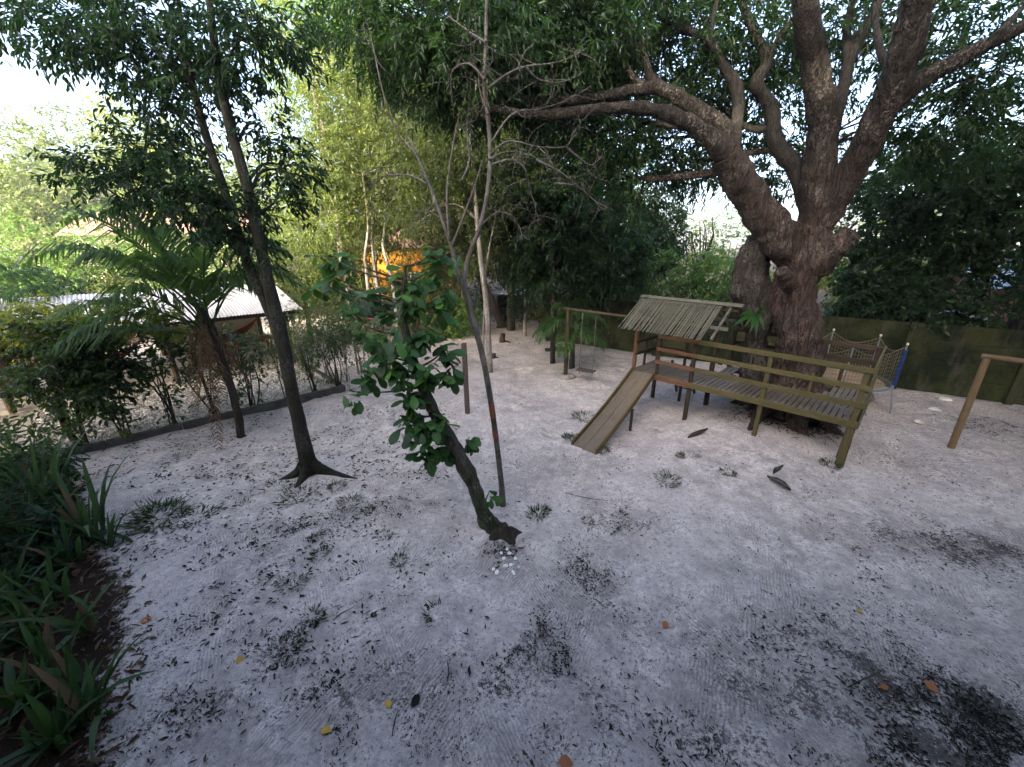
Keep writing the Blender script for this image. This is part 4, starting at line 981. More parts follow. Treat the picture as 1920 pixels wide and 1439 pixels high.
# ------------------------------------------------------------------ goal frame, posts, swing
def goal():
    b = gp(1783, 840); t = np.array((b[0] - .02, b[1], 1.94)); root = empty('goal_frame', b, 'weathered pole goal frame at the right edge of the yard', 'goal')
    o = lambda p: np.asarray(p) - b
    e = np.array((b[0] + 1.75, b[1] - 1.85)); eb = g(*e)
    pole('post', o(b - np.array((0, 0, .3))), o(t), .062, .055, M['goal_wood'], root, 10)
    pole('post', o(eb - np.array((0, 0, .3))), o((e[0], e[1], 1.94)), .062, .055, M['goal_wood'], root, 10)
    dd = unit(np.array((e[0] - t[0], e[1] - t[1], 0)))
    pole('crossbar', o(t - dd * .08 + np.array((0, 0, .03))), o(np.array((e[0], e[1], 1.97)) + dd * .08), .05, .05, M['goal_wood'], root, 10)
goal()
def lone_post():
    b = gp(876, 775); o = beam('wooden_post', (0, 0, 0), (0, 0, 2.05), .115, .115, M['grey_post'], None, bev=.014)
    o.matrix_local = Matrix.Translation(Vector((b[0], b[1], .82))) @ Matrix.Rotation(-.012, 4, 'Y') @ Matrix.Rotation(-math.pi / 2, 4, 'Y')
    tag(o, 'lone upright square wooden post standing in the sand', 'post')
lone_post()
def swing():
    b = gp(1060, 708); root = empty('swing_support', b, 'pale round pole with stone footing carrying the swing beam', 'swing pole'); o = lambda p: np.asarray(p, float) - b
    top = np.array((b[0], b[1], 2.2)); hut = np.array((*loc2w(.1, 1.14), 2.10))
    pole('pole', o(b - np.array((0, 0, .3))), o(top), .068, .060, M['swing_pole'], root, 10)
    mb = MB(); rs = random.Random(3); v = []
    for k, (r, z) in enumerate(((.26, -.05), (.27, .04), (.22, .10), (.10, .12))):
        for j in range(12): q = 2 * math.pi * j / 12; rr = r * (1 + .12 * math.sin(3 * q + 1) + rs.uniform(-.05, .05)); v.append((rr * math.cos(q) * 1.15, rr * math.sin(q), z))
    f = [(i * 12 + j, i * 12 + (j + 1) % 12, i * 12 + 12 + (j + 1) % 12, i * 12 + 12 + j) for i in range(3) for j in range(12)]
    mb.add(v, f); mb.build('footing', M['concrete'], root, origin=(0, 0, 0))
    d = unit(hut - top)
    pole('beam', o(top - d * .15 + np.array((0, 0, -.02))), o(hut), .045, .04, M['swing_pole'], root, 8)
    P0 = top + (hut - top) * .17; P1 = top + (hut - top) * .33; sw = (P0 + P1) / 2; sw[2] = .36
    s_ = empty('swing', sw, 'plank swing seat hanging on two ropes beside the pale pole', 'swing')
    ang = math.atan2(d[1], d[0]); L = np.linalg.norm((P1 - P0)[:2]); h = P0[2] - .36
    dx, dy = math.cos(ang) * L / 2, math.sin(ang) * L / 2; nx, ny = -math.sin(ang) * .16, math.cos(ang) * .16
    for q in (-1, 0, 1): beam('seat_board', (-dx * 1.25 + nx * q * .68, -dy * 1.25 + ny * q * .68, 0), (dx * 1.25 + nx * q * .68, dy * 1.25 + ny * q * .68, 0), .10, .03, M['grey_post'], s_)
    for q in (-1, 1):
        m_ = MB(); tube(m_, [(dx * q, dy * q, -.16), (dx * q, dy * q, 0), (dx * q * .99, dy * q * .99, h / 2), (dx * q * .97, dy * q * .97, h - .04)], [.011, .013, .011, .011], 6, 3); m_.build('rope', M['dark_rope'], s_, origin=(0, 0, 0))
swing()

# ------------------------------------------------------------------ pavilion on the left with its gravel bed
KD = unit(np.array((3.47, 3.36))); KN = np.array((-KD[1], KD[0])); K1 = np.array((-8.49, 7.32))
def kw(a, p): q = K1 + KD * a + KN * p; return np.array((q[0], q[1]))
def kerb():
    root = empty('kerb', (*kw(0, 0), 0), 'low dark concrete kerb edging the gravel bed', 'kerb')
    o = lambda q, z: (q[0] - root.location[0], q[1] - root.location[1], z)
    a = -1.2
    for L in (1.25,) * 5: beam('kerb_stone', o(kw(a, 0), .045), o(kw(a + L - .012, 0), .045), .10, .24, M['dark_concrete'], root, bev=.012); a += L
    p = .06
    for L in (1.3,) * 5: beam('kerb_stone', o(kw(a - .06, p), .05), o(kw(a - .06, p + L - .012), .05), .10, .22, M['dark_concrete'], root, bev=.012); p += L
kerb()
def gravel():
    rng = np.random.default_rng(9); mb = MB()
    q = [kw(-1.2, .05), kw(5.0, .05), kw(5.0, 4.0), kw(-4.5, 4.0), kw(-4.5, .05)]
    mb.add([(x[0], x[1], .055) for x in q[:4]], [(0, 1, 2, 3)]); o = mb.build('gravel_bed', M['pebble_bed'], None, False); tag(o, 'bed of pale gravel between kerb and pavilion', 'gravel bed', kind='structure')
    n = 9000; a = rng.uniform(-1.2, 5.0, n); p = rng.uniform(.08, 3.95, n); s_ = rng.uniform(.018, .045, n)
    c = np.stack((K1[0] + KD[0] * a + KN[0] * p, K1[1] + KD[1] * a + KN[1] * p, .058 + s_ * .15), 1)
    oc = np.array(((1, 0, 0), (0, 1, 0), (-1, 0, 0), (0, -1, 0), (0, 0, .6), (0, 0, -.4)), float); th = rng.uniform(0, 6.28, n)
    rot = np.stack((np.stack((np.cos(th), -np.sin(th)), 1), np.stack((np.sin(th), np.cos(th)), 1)), 1)
    V = np.repeat(oc[None], n, 0) * s_[:, None, None]; V = V * rng.uniform(.7, 1.4, (n, 6, 1)); V[..., :2] = np.einsum('nij,nkj->nki', rot, V[..., :2]); V += c[:, None]
    T = np.array([(0, 1, 4), (1, 2, 4), (2, 3, 4), (3, 0, 4), (1, 0, 5), (2, 1, 5), (3, 2, 5), (0, 3, 5)]); b = np.arange(n)[:, None, None] * 6
    mb = MB(); mb.add(V, (b + T[None]).reshape(-1, 3)); o = mb.build('gravel', M['pebble'], None, False); tag(o, 'loose pale pebbles of the gravel bed', 'gravel', kind='stuff')
M['pebble_bed'] = plain_mat('pebble_bed', (.34, .32, .28), .95, .1, .6, 30, .6)
gravel()
def pavilion():
    root = empty('pavilion', (*kw(0, 5.0), 0), 'open pavilion with white corrugated roof behind the hedge', 'pavilion', rz=math.atan2(KD[1], KD[0]))
    # local: x along kerb, y away from kerb, 0 at floor centre line (5.0 behind the kerb)
    beam('floor', (-9, .95, .02), (5.0, .95, .02), 4.1, .28, M['floor_concrete'], root, bev=.02)
    ye, ze, yr, zr = -2.2, 2.04, .75, 2.66
    me_f = MB(); n = 91
    def sheet(sl):
        mb = MB(); v = []
        for i in range(n + 1):
            x = i / n * 1.06 - .53; dz = .011 * math.sin(2 * math.pi * i / n * 13)
            for (y, z) in (((ye, ze), (yr, zr)) if sl == 0 else ((2 * yr + 1.7, ze + .07), (yr, zr))): v.append((x, y, z + dz)); v.append((x, y, z + dz - .008))
        f = []
        for i in range(n):
            a = i * 4; f += [(a, a + 2, a + 6, a + 4) if sl else (a, a + 4, a + 6, a + 2), (a + 1, a + 3, a + 7, a + 5) if not sl else (a + 1, a + 5, a + 7, a + 3), (a, a + 1, a + 5, a + 4)]
        mb.add(v, f); me = mb.mesh('roof_sheet', (0, 0, 0)); me.materials.append(M['roof_sheet']); return me
    roof = empty('roof', (0, 0, 0)); roof.parent = root; ms = [sheet(0), sheet(1)]; rnd = random.Random(2)
    for i in range(13):
        for k in (0, 1): link_mesh('roof_sheet', ms[k], roof, (4.55 - i * 1.0, 0, rnd.uniform(-.006, .006) + .006 * (i % 2)), (0, rnd.uniform(-.004, .004), 0))
    beam('eave_beam', (-8.2, -2.05, 1.98), (5.0, -2.05, 1.98), .09, .13, M['post_wood'], roof); beam('eave_beam', (-8.2, 3.1, 2.03), (5.0, 3.1, 2.03), .09, .13, M['post_wood'], roof)
    for x in (4.8, 1.6, -1.6, -4.8, -8.0):
        for y in (-1.2, 2.85): pole('post', (x, y, .1), (x, y, 2.2 if y < 0 else 2.1), .075, .07, M['post_wood'], root, 9)
        beam('rafter', (x, -2.05, 1.97), (x, yr, 2.53), .06, .1, M['post_wood'], roof); beam('rafter', (x, 3.1, 2.02), (x, yr, 2.52), .06, .1, M['post_wood'], roof)
    beam('back_wall', (1.5, 2.95, .9), (4.9, 2.95, .9), .12, 1.5, M['cream'], root, bev=.02)
    # hammocks, table and chairs stand or hang inside
    def W3(x, y, z): q = kw(x, y + 5.0); return np.array((q[0], q[1], z))
    for (x0, x1, y, m_, nm) in ((-1.5, 1.5, -.3, 'hammock_red', 'red-orange hammock slung under the pavilion roof'), (1.7, 4.7, .9, 'hammock_red', 'dark red hammock at the open end of the pavilion'), (-4.7, -1.7, 1.2, 'hammock_teal', 'teal hammock far inside the pavilion'), (-1.5, 1.5, 1.9, 'hammock_orange', 'orange hammock at the back of the pavilion')):
        c = W3((x0 + x1) / 2, y, .16); r_ = empty('hammock', c, nm, 'hammock', rz=math.atan2(KD[1], KD[0])); mb = MB(); L = (x1 - x0) / 2; v = []
        for i in range(17):
            t = i / 16 * 2 - 1; x = L * t * .8; z0 = .55 + .75 * t * t; wd = .06 + .40 * (1 - t * t)
            for j in range(7): s_ = j / 6 * 2 - 1; v.append((x, wd * s_, z0 + .22 * s_ * s_ * (1 - t * t) + .01 * math.sin(9 * t + 4 * s_)))
        f = [(i * 7 + j, i * 7 + j + 1, i * 7 + j + 8, i * 7 + j + 7) for i in range(16) for j in range(6)]
        mb.add(v, f); mb.build('cloth', M[m_], r_, origin=(0, 0, 0)); fr_ = MB()
        for i in range(24):
            for sg in (-1, 1):
                t = (i - 12) / 13; x = L * .8 * t; z0 = .55 + .75 * t * t; wd = .06 + .40 * (1 - t * t); p = np.array((x, wd * sg, z0 + .22 * (1 - t * t)))
                tube(fr_, [p, p + np.array((0, .02 * sg, -.09)), p + np.array((.01, .02 * sg, -.18))], [.006, .012, .003], 4, 2)
        fr_.build('fringe', M[m_], r_, origin=(0, 0, 0))
        for sg in (-1, 1): m2 = MB(); tube(m2, [(sg * L * .8, 0, 1.3), (sg * L * .93, 0, 1.55), (sg * L * 1.04, 0, 1.85)], [.012] * 3, 5, 2); m2.build('rope', M['rope'], r_, origin=(0, 0, 0))
    t_ = empty('table', W3(3.9, -.1, .16), 'dark red wooden table on the pavilion floor', 'table', rz=math.atan2(KD[1], KD[0]))
    beam('top', (-.6, 0, .74), (.6, 0, .74), .75, .04, M['table_red'], t_)
    for sx in (-.5, .5):
        for sy in (-.3, .3): beam('leg', (sx, sy, 0), (sx, sy, .72), .06, .06, M['table_red'], t_)
    for k, (x, y, rz, lb) in enumerate(((3.0, -.3, 0.3, 'dark wooden chair on the hedge side of the red table'), (3.4, .6, -1.2, 'dark wooden chair behind the red table'))):
        ch = empty('chair', W3(x, y, .16), lb, 'chair', rz=rz)
        beam('seat', (-.2, 0, .44), (.2, 0, .44), .42, .04, M['table_red'], ch); beam('backrest', (-.2, -.14, .78), (-.2, .14, .78), .04, .3, M['table_red'], ch)
        for sx in (-.18, .18):
            for sy in (-.18, .18): beam('leg', (sx, sy, 0), (sx, sy, .42 if sx > 0 else .9), .04, .04, M['table_red'], ch)
pavilion()

# ------------------------------------------------------------------ hedge shrubs along the kerb: thin stems, leafy tops
def shrub(name, label, b, stems, clumps, leafmat, leaf, per=8, sl=.25, droop=.35, shape=4, seed=1, group=None, bark='dark_bark', shell=.25, cat='shrub'):
    root = empty(name, b, label, cat, group); rng = np.random.default_rng(seed)
    for (e, r) in stems:
        mb = MB(); b0 = b + np.array((rng.uniform(-.1, .1), rng.uniform(-.1, .1), -.1)); m_ = (b0 + e) / 2 + rng.normal(0, .06, 3)
        tube(mb, [b0, m_, e], [r, r * .8, r * .45], 6, 5, .08, seed); mb.build('stem', M[bark], root)
    cr = MB()
    for (c, r, n) in clumps:
        P, D = clump_pts(c, r, n, rng, shell); sprays(cr, P, D, sl, per, leaf[0], leaf[1], droop, shape, rng)
    cr.build('crown', leafmat, root, smooth=False); return root
HG = 'hedge shrubs planted along the gravel kerb'
hs = [(.35, 'hedge shrub next to the big yellow-green bush, at the kerb end'), (1.15, 'second hedge shrub from the kerb end, stems bare below'), (1.95, 'hedge shrub just before the slender palm'), (2.75, 'hedge shrub directly behind the slender palm'), (3.5, 'thin-leaved hedge shrub between palm and forked tree'), (4.25, 'hedge shrub behind the forked tree trunk'), (4.95, 'hedge shrub at the inner kerb corner')]
for i, (a, lb) in enumerate(hs):
    q = kw(a, .22); b = np.array((*q, .03)); rng = np.random.default_rng(40 + i); tall = (2.2, 2.15, 2.0, 1.9, 1.75, 1.75, 1.8)[i]
    st = [(b + np.array((rng.normal(0, .22), rng.normal(0, .22), tall * rng.uniform(.6, .85))), rng.uniform(.012, .022)) for _ in range(6)]
    C = [(b + np.array((rng.normal(0, .2), rng.normal(0, .15), tall * f)), (.36, .36, .34), n) for f, n in ((.92, 46), (.78, 36), (.62, 24), (.45, 10 if i != 4 else 4))]
    C.append((b + np.array((.1, -.1, .45)), (.2, .2, .25), 8))
    shrub('hedge_shrub', lb, b, st, C, M['hedge_leaf'], (.10, .062) if i < 4 else (.085, .03), 7, .24, .35, 4, 50 + i, HG)
# the slim screen beyond the kerb corner
HG2 = 'slim screen shrubs beyond the kerb corner'
for i, (px, py, top, lb) in enumerate([(585, 712, 2.2, 'slim screen shrub right of the forked tree'), (618, 722, 2.0, 'slim screen shrub second from the forked tree'), (650, 716, 2.3, 'slim screen shrub left of the leaning cashew crown'), (682, 700, 2.2, 'slim screen shrub under the dark green tarp'), (715, 690, 2.1, 'slim screen shrub behind the cashew leaves'), (560, 690, 2.2, 'slim screen shrub near the pavilion eave')]):
    b = gp(px, py); rng = np.random.default_rng(70 + i)
    st = [(b + np.array((rng.normal(0, .18), rng.normal(0, .2), top * rng.uniform(.7, .95))), rng.uniform(.010, .018)) for _ in range(6)]
    C = [(b + np.array((rng.normal(0, .15), rng.normal(0, .2), top * f)), (.42, .5, .38), n) for f, n in ((.95, 60), (.75, 60), (.55, 48), (.35, 14))]
    shrub('screen_shrub', lb, b, st, C, M['olive_leaf'], (.085, .035), 7, .24, .3, 4, 80 + i, HG2, 'twig')
# big yellow-green bush at the kerb's left end
b = gp(165, 838); rng = np.random.default_rng(91)
shrub('lime_bush', 'large bush with yellow-green top at the left end of the kerb', b, [(b + np.array((-.3, .1, 1.2)), .07), (b + np.array((.05, .1, 1.4)), .05), (b + np.array((-.5, .1, 1.0)), .05)],
      [(A(110, 690, 7.5), (.65, .65, .5), 190), (A(150, 650, 7.6), (.5, .5, .42), 120), (A(80, 640, 7.7), (.5, .5, .42), 100), (A(190, 690, 7.6), (.5, .5, .5), 120), (A(130, 750, 7.4), (.5, .5, .4), 110), (A(190, 740, 7.5), (.35, .35, .3), 60)], M['hedge_leaf'], (.12, .07), 8, .28, .35, 4, 92)
b2 = g(-9.9, 7.9)
shrub('lime_bush', 'sunlit lime-leaved bush rising behind the large bush', b2, [(b2 + np.array((0, 0, 1.7)), .05), (b2 + np.array((.3, 0, 1.8)), .04)],
      [(A(100, 605, 8.0), (.62, .6, .30), 130), (A(60, 620, 8.1), (.45, .5, .35), 80), (A(170, 612, 8.1), (.45, .45, .3), 70), (A(245, 592, 8.3), (.38, .4, .28), 60), (A(320, 610, 8.6), (.3, .4, .3), 40)], M['lime_leaf'], (.13, .075), 8, .28, .3, 4, 93)
# shrubs at the left edge, in the planting bed
for i, (px, py, Y, r, n, lb, lm) in enumerate([(25, 850, 6.3, .75, 170, 'leafy bush at the left edge above the sword-leaved plants', 'hedge_leaf'), (0, 970, 4.6, .5, 100, 'dark low bush in the planting bed behind the sword leaves', 'tree_leaf'), (40, 1180, 3.3, .42, 90, 'dark broad-leaved plant in the middle of the bed', 'sword_leaf'), (50, 1360, 2.55, .42, 80, 'broad-leaved plant in the bottom left corner of the bed', 'sword_leaf'), (-40, 1060, 3.9, .6, 140, 'dark bush at the left edge behind the strap plants', 'tree_leaf'), (50, 900, 5.4, .5, 90, 'dark bush between the edge bush and the sword leaves', 'tree_leaf'), (10, 1270, 2.8, .4, 90, 'low dark leafy plant at the left edge, near the bottom', 'tree_leaf'), (80, 1010, 4.3, .3, 40, 'low dark foliage under the sword leaves', 'tree_leaf')]):
    c = A(px, py, Y); b = g(c[0], c[1])
    shrub('bed_shrub', lb, b, [(c + np.array((0, 0, -.05)), .018), (c + np.array((.15, .1, 0)), .014)], [(c, (r, r, r * .7), n), (c + np.array((0, 0, -r * .7)), (r * .8, r * .8, r * .4), n // 2)], M[lm], (.15, .055), 6, .22, .3, 4, 100 + i)

# sword-leaved clumps of the bed
def sword(label, b, n, L, w_, seed, spread=.8, mat='sword_leaf'):
    root = empty('sword_plant', b, label, 'plant', 'sword-leaved plants in the planting bed'); rng = np.random.default_rng(seed)
    me = []
    for k in range(n):
        mb = MB(); a = rng.uniform(0, 6.28); tilt = abs(rng.normal(0, .35)) * spread + .08; l = L * rng.uniform(.65, 1.3); ww = w_ * rng.uniform(.7, 1.1); bend = rng.uniform(.0, .8) * tilt * 1.5
        h = np.array((math.cos(a), math.sin(a), 0)); s_ = np.array((-math.sin(a), math.cos(a), 0)); v = []
        q0 = np.array((rng.normal(0, .06), rng.normal(0, .06), -.03))
        for t, wd in ((0, .5), (.2, .8), (.45, 1.), (.7, .8), (.88, .42), (1, .02)):
            ang = tilt + bend * t * t; p = q0 + h * math.sin(ang) * l * t + np.array((0, 0, math.cos(ang) * l * t))
            nn = -h * math.cos(ang) + np.array((0, 0, math.sin(ang)))
            v += [p - s_ * ww * wd, p - nn * ww * wd * .25, p + s_ * ww * wd]
        f = [(q * 3 + j, q * 3 + j + 1, q * 3 + j + 4, q * 3 + j + 3) for q in range(5) for j in range(2)]
        mb.add(v, f); mb.build('leaf', M[mat] if rng.random() > .08 else M['dry_leaf'], root, origin=(0, 0, 0))
for i, (px, py, n, L, lb) in enumerate([(175, 1010, 28, 1.15, 'tallest sword-leaved clump at the edge of the bed'), (95, 960, 26, 1.15, 'sword-leaved clump behind the tallest one'), (60, 1030, 24, 1.0, 'dark sword-leaved clump deep in the bed'), (130, 1060, 14, .6, 'arching strap-leaved clump below the tallest one'), (175, 1180, 12, .62, 'upright pale green strap plant in the bare soil'), (90, 1270, 14, .6, 'wide-leaved dark strap plant left of the soil patch'), (165, 1360, 20, .6, 'low strap-leaved clump spilling onto the sand near the bottom'), (20, 1130, 14, .7, 'strap-leaved clump at the left edge'), (215, 1020, 10, .5, 'small drooping strap clump beside the sand'), (40, 1330, 16, .55, 'strap-leaved clump in the corner of the bed'), (115, 1400, 16, .5, 'strap-leaved clump cut by the bottom edge'), (50, 1200, 14, .6, 'strap-leaved clump between the edge and the soil patch'), (140, 1290, 12, .5, 'strap-leaved clump above the one spilling on the sand'), (100, 1130, 12, .55, 'strap-leaved clump on the bare soil, upper side')]):
    b = gp(px, py); sword(lb, b, n, L, .034 if i < 4 else .034, 120 + i, 1.0 if i not in (3, 6) else 1.7)

# ------------------------------------------------------------------ background: trees of the yard's far side
def straight(b, h, r, lean=(0, 0), seed=0, wob=.12):
    rng = np.random.default_rng(seed); n = 5
    pts = [np.array((b[0], b[1], b[2] - .15))] + [np.array((b[0] + lean[0] * t + rng.normal(0, wob), b[1] + lean[1] * t + rng.normal(0, wob), b[2] + h * t)) for t in np.linspace(.15, 1, n)]
    return pts, [r * 1.5, r * 1.0] + list(np.linspace(r * .95, r * .35, n - 1))
def cl(px, py, Y, r, n, f=.8): return (A(px, py, Y), (r, r, r * f), n)
BG = 'trees along the far side of the yard'
# yellow-green feathery tree
b = g(-6.6, 16.5); p, r = straight(b, 9.5, .13, (-.6, .4), 1)
p_b, r_b = straight(b + np.array((.8, .5, 0)), 9.0, .10, (.7, .2), 2)
make_tree('feathery_tree', 'tall sunlit yellow-green feathery tree right of the forked tree', b, [(p, r), (p_b, r_b)],
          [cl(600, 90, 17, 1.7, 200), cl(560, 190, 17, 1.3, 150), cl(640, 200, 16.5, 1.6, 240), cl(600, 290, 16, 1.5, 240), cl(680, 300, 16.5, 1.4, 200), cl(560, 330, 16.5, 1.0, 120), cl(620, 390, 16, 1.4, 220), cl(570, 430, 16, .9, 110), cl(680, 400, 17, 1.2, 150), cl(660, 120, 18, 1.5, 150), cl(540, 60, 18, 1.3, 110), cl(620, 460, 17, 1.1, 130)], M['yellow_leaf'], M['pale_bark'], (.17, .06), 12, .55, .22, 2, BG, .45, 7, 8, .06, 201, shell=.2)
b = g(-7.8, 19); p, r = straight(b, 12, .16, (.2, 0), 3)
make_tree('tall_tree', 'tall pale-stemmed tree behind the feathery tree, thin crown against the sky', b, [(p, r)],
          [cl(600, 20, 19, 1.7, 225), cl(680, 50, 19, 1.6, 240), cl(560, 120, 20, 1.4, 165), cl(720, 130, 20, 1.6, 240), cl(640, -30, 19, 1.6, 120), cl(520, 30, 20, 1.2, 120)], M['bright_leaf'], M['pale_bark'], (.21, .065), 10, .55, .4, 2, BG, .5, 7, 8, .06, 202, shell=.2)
# slim pale stems before the orange house
for i, (px, py, xs, lb) in enumerate([(690, 545, [(690, 540), (686, 500), (684, 480), (690, 420), (680, 330)], 'slim pale-stemmed tree left of the orange house'), (740, 548, [(738, 545), (728, 500), (718, 460), (722, 410), (716, 320), (700, 250)], 'crooked pale-stemmed tree in front of the orange house'), (712, 545, [(708, 542), (702, 500), (697, 450), (700, 400)], 'thin pale-stemmed tree between the two crooked stems')]):
    Y = 15.5 + .3 * i; b = np.array((A(xs[0][0], xs[0][1], Y)[0], Y, 0)); pts = [b + np.array((0, 0, -.1))] + [A(x, y, Y) for x, y in xs]
    c = [cl((760, 790, 740)[i], (300, 240, 190)[i], Y + 1, 1.3, 190), cl((800, 830, 710)[i], (370, 320, 420)[i], Y + 1.2, 1.2, 160), cl((730, 850, 770)[i], (150, 180, 350)[i], Y + 1.5, 1.3, 160), cl(xs[-1][0], xs[-1][1], Y + .3, 1.1, 170), cl(xs[-1][0] + 30, xs[-1][1] + 40, Y + .6, .9, 90), cl(xs[-1][0] - 30, xs[-1][1] - 40, Y + .5, 1.0, 90), cl(xs[-1][0] + 20, xs[-1][1] - 70, Y + .5, 1.0, 90), cl(xs[-1][0] + 60, xs[-1][1] - 20, Y, .8, 70)]
    make_tree('pale_stem_tree', lb, b, [(pts, list(np.linspace(.075, .03, len(pts))))], c, M['olive_leaf'], M['pale_bark'], (.16, .06), 11, .5, .4, 2, BG, .5, 6, 7, .05, 210 + i, shell=.2)
# dense mid trees
b = gp(918, 698); Y = b[1]
make_tree('pale_trunk_tree', 'pale slender trunk behind the slim forked tree, olive crown', b, [([b + np.array((0, 0, -.1)), b + np.array((0, 0, .12)), A(916, 640, Y), A(912, 570, Y + .05), A(903, 500, Y + .1), A(897, 440, Y + .2), A(890, 350, Y + .3), A(880, 250, Y + .5)], [.17, .11, .09, .085, .08, .07, .055, .03]), ([b + np.array((-.1, .1, 0)), A(906, 650, Y + .1), A(908, 590, Y + .1), A(912, 500, Y + .3), A(930, 400, Y + .5)], [.05, .04, .035, .03, .015])],
          [cl(880, 250, Y + 1, 1.4, 304), cl(830, 310, Y + 1, 1.2, 275), cl(930, 330, Y + 1.2, 1.2, 275), cl(870, 390, Y + 1.5, 1.1, 217), cl(800, 400, Y + 1.5, 1.0, 188), cl(960, 420, Y + 1.6, 1.1, 217), cl(770, 240, Y + 1.2, 1.1, 188), cl(940, 240, Y + 1.5, 1.1, 188), cl(900, 470, Y + 2, .9, 145)], M['olive_leaf'], M['pale_bark'], (.17, .062), 12, .5, .4, 2, BG, .4, 7, 8, .06, 220, shell=.2)
for i, (px, py, Y, hh, lb, cs, lm) in enumerate([
    (958, 618, 19.5, 7, 'dark-based thick trunk in the clump beside the white-roofed shed', [(960, 400, 20, 1.7, 348), (900, 330, 20, 1.7, 304), (1010, 340, 20, 1.7, 333), (960, 270, 20, 1.8, 304), (1040, 440, 19, 1.4, 261), (920, 490, 20, 1.1, 159)], 'tree_leaf'),
    (940, 618, 20.2, 7, 'left trunk of the clump beside the white-roofed shed', [(870, 440, 21, 1.5, 232), (840, 370, 21, 1.5, 217), (800, 300, 22, 1.7, 232), (900, 250, 22, 1.7, 217)], 'olive_leaf'),
    (1036, 682, 13.7, 5.5, 'thin dark trunk left of the swing pole', [(1040, 430, 14.2, 1.3, 348), (1090, 380, 14.5, 1.3, 348), (1000, 380, 14.6, 1.2, 290), (1100, 470, 14.3, 1.1, 290), (1030, 510, 14.5, .9, 217), (1150, 430, 15, 1.2, 290), (1160, 500, 15, .9, 174), (1080, 310, 15, 1.3, 261), (980, 300, 15.2, 1.2, 217), (1110, 530, 14.8, .7, 130), (980, 470, 15, .9, 174)], 'mango_leaf'),
    (1225, 570, 17.5, 4.0, 'small dark-stemmed tree behind the wall, left of the pollard', [(1225, 480, 17.5, .9, 174), (1200, 440, 17.5, .9, 159), (1250, 440, 18, .8, 130), (1180, 400, 18, 1.0, 159), (1230, 395, 18, .8, 101)], 'mango_leaf')]):
    p0 = on(px, py); b = g(p0[0], p0[1]) if i < 3 else np.array((A(px, py, Y)[0], Y, 0)); b = np.array((A(px, py, Y)[0], Y, 0)) if i < 2 else b
    top = A(cs[0][0], cs[0][1], Y); p = [b + np.array((0, 0, -.15)), b + np.array((0, 0, .15)), b * .6 + top * .4, top, top + np.array((.1, .2, 1.5))]
    rr = .19 if i < 2 else (.085 if i == 2 else .07)
    make_tree('yard_tree', lb, b, [(p, [rr * 1.7, rr * 1.1, rr, rr * .7, rr * .3])], [cl(*c) for c in cs], M[lm], M['dark_bark'], (.23, .085), 12, .5, .45, 2, BG, .5, 6, 8, .06, 230 + i, shell=.25)
for i, (px, py, Y, r, n, lm, lb) in enumerate([(655, 475, 19.5, 1.1, 240, 'olive_leaf', 'mixed green tree hiding the left part of the orange house'), (865, 470, 20, 1.2, 260, 'olive_leaf', 'mixed green tree hiding the right corner of the orange house'), (770, 530, 19, .8, 120, 'bright_leaf', 'bushy growth below the orange wall'), (985, 560, 18.2, .6, 90, 'tree_leaf', 'dark shrub in front of the white-roofed shed')]):
    c = A(px, py, Y); b = np.array((c[0], c[1], 0))
    make_tree('screen_tree', lb, b, [([b, b * .4 + c * .6, c], [.10, .08, .04])], [(c, (r * 1.1, r, r), n), (c + np.array((r * .4, .2, r * .8)), (r, r, r * .7), n // 2), (c + np.array((-r * .5, .2, -r * .6)), (r * .8, r, r * .6), n // 2)], M[lm], M['pale_bark'], (.16, .07), 10, .45, .4, 2, BG, .5, 4, 6, .06, 260 + i, shell=.2)
for i, (px, py, Y, r, n, lm, lb) in enumerate([(690, 300, 25, 2.6, 420, 'olive_leaf', 'dense backdrop tree behind the feathery tree'), (800, 230, 26, 2.8, 460, 'tree_leaf', 'dense dark backdrop tree above the orange house'), (900, 330, 25, 2.6, 440, 'tree_leaf', 'dense dark backdrop tree behind the slim forked tree'), (1010, 300, 26, 2.8, 460, 'mango_leaf', 'dense dark backdrop tree behind the shed'), (1110, 380, 24, 2.2, 380, 'mango_leaf', 'dense dark backdrop tree left of the bright gap'), (730, 130, 27, 2.6, 360, 'bright_leaf', 'high backdrop tree beside the thin sky gap'), (620, 430, 24, 2.0, 320, 'olive_leaf', 'low backdrop tree left of the orange house')]):
    c = A(px, py, Y); b = np.array((c[0], c[1], 0))
    make_tree('backdrop_tree', lb, b, [([b, b * .4 + c * .6, c], [.2, .16, .08])], [(c, (r * 1.15, r, r), n), (c + np.array((r * .5, .2, r * .9)), (r, r, r * .8), n // 2), (c + np.array((-r * .6, .2, -r * .8)), (r, r, r * .8), n // 2), (c + np.array((r * .5, -.2, -r * 1.0)), (r, r, r * .8), n // 2)], M[lm], M['dark_bark'], (.30, .12), 9, .7, .4, 2, BG, .5, 5, 6, .06, 280 + i, shell=.2)
# pollard with bare upright shoots
Y = 16.5; b = np.array((A(1302, 575, Y)[0], Y, 0)); root = empty('pollard_tree', b, 'pollarded tree with bare upright shoots behind the wall', 'tree')
mb = MB(); tube(mb, [b, A(1302, 540, Y), A(1308, 500, Y), A(1325, 475, Y), A(1338, 440, Y)], [.15, .12, .10, .07, .04], 9, 5, .1, 3); mb.build('trunk', M['dark_bark'], root)
for l in ([(1304, 520), (1298, 480), (1296, 430)], [(1310, 500), (1300, 460), (1297, 435)], [(1312, 490), (1313, 450), (1312, 412)], [(1316, 485), (1320, 450), (1322, 420)], [(1322, 480), (1324, 440), (1319, 415)], [(1338, 440), (1336, 425), (1335, 405)]):
    mb = MB(); tube(mb, [A(x, y, Y) for x, y in l], [.032, .024, .010], 6, 4, .05, 2); mb.build('shoot', M['dark_bark'], root)
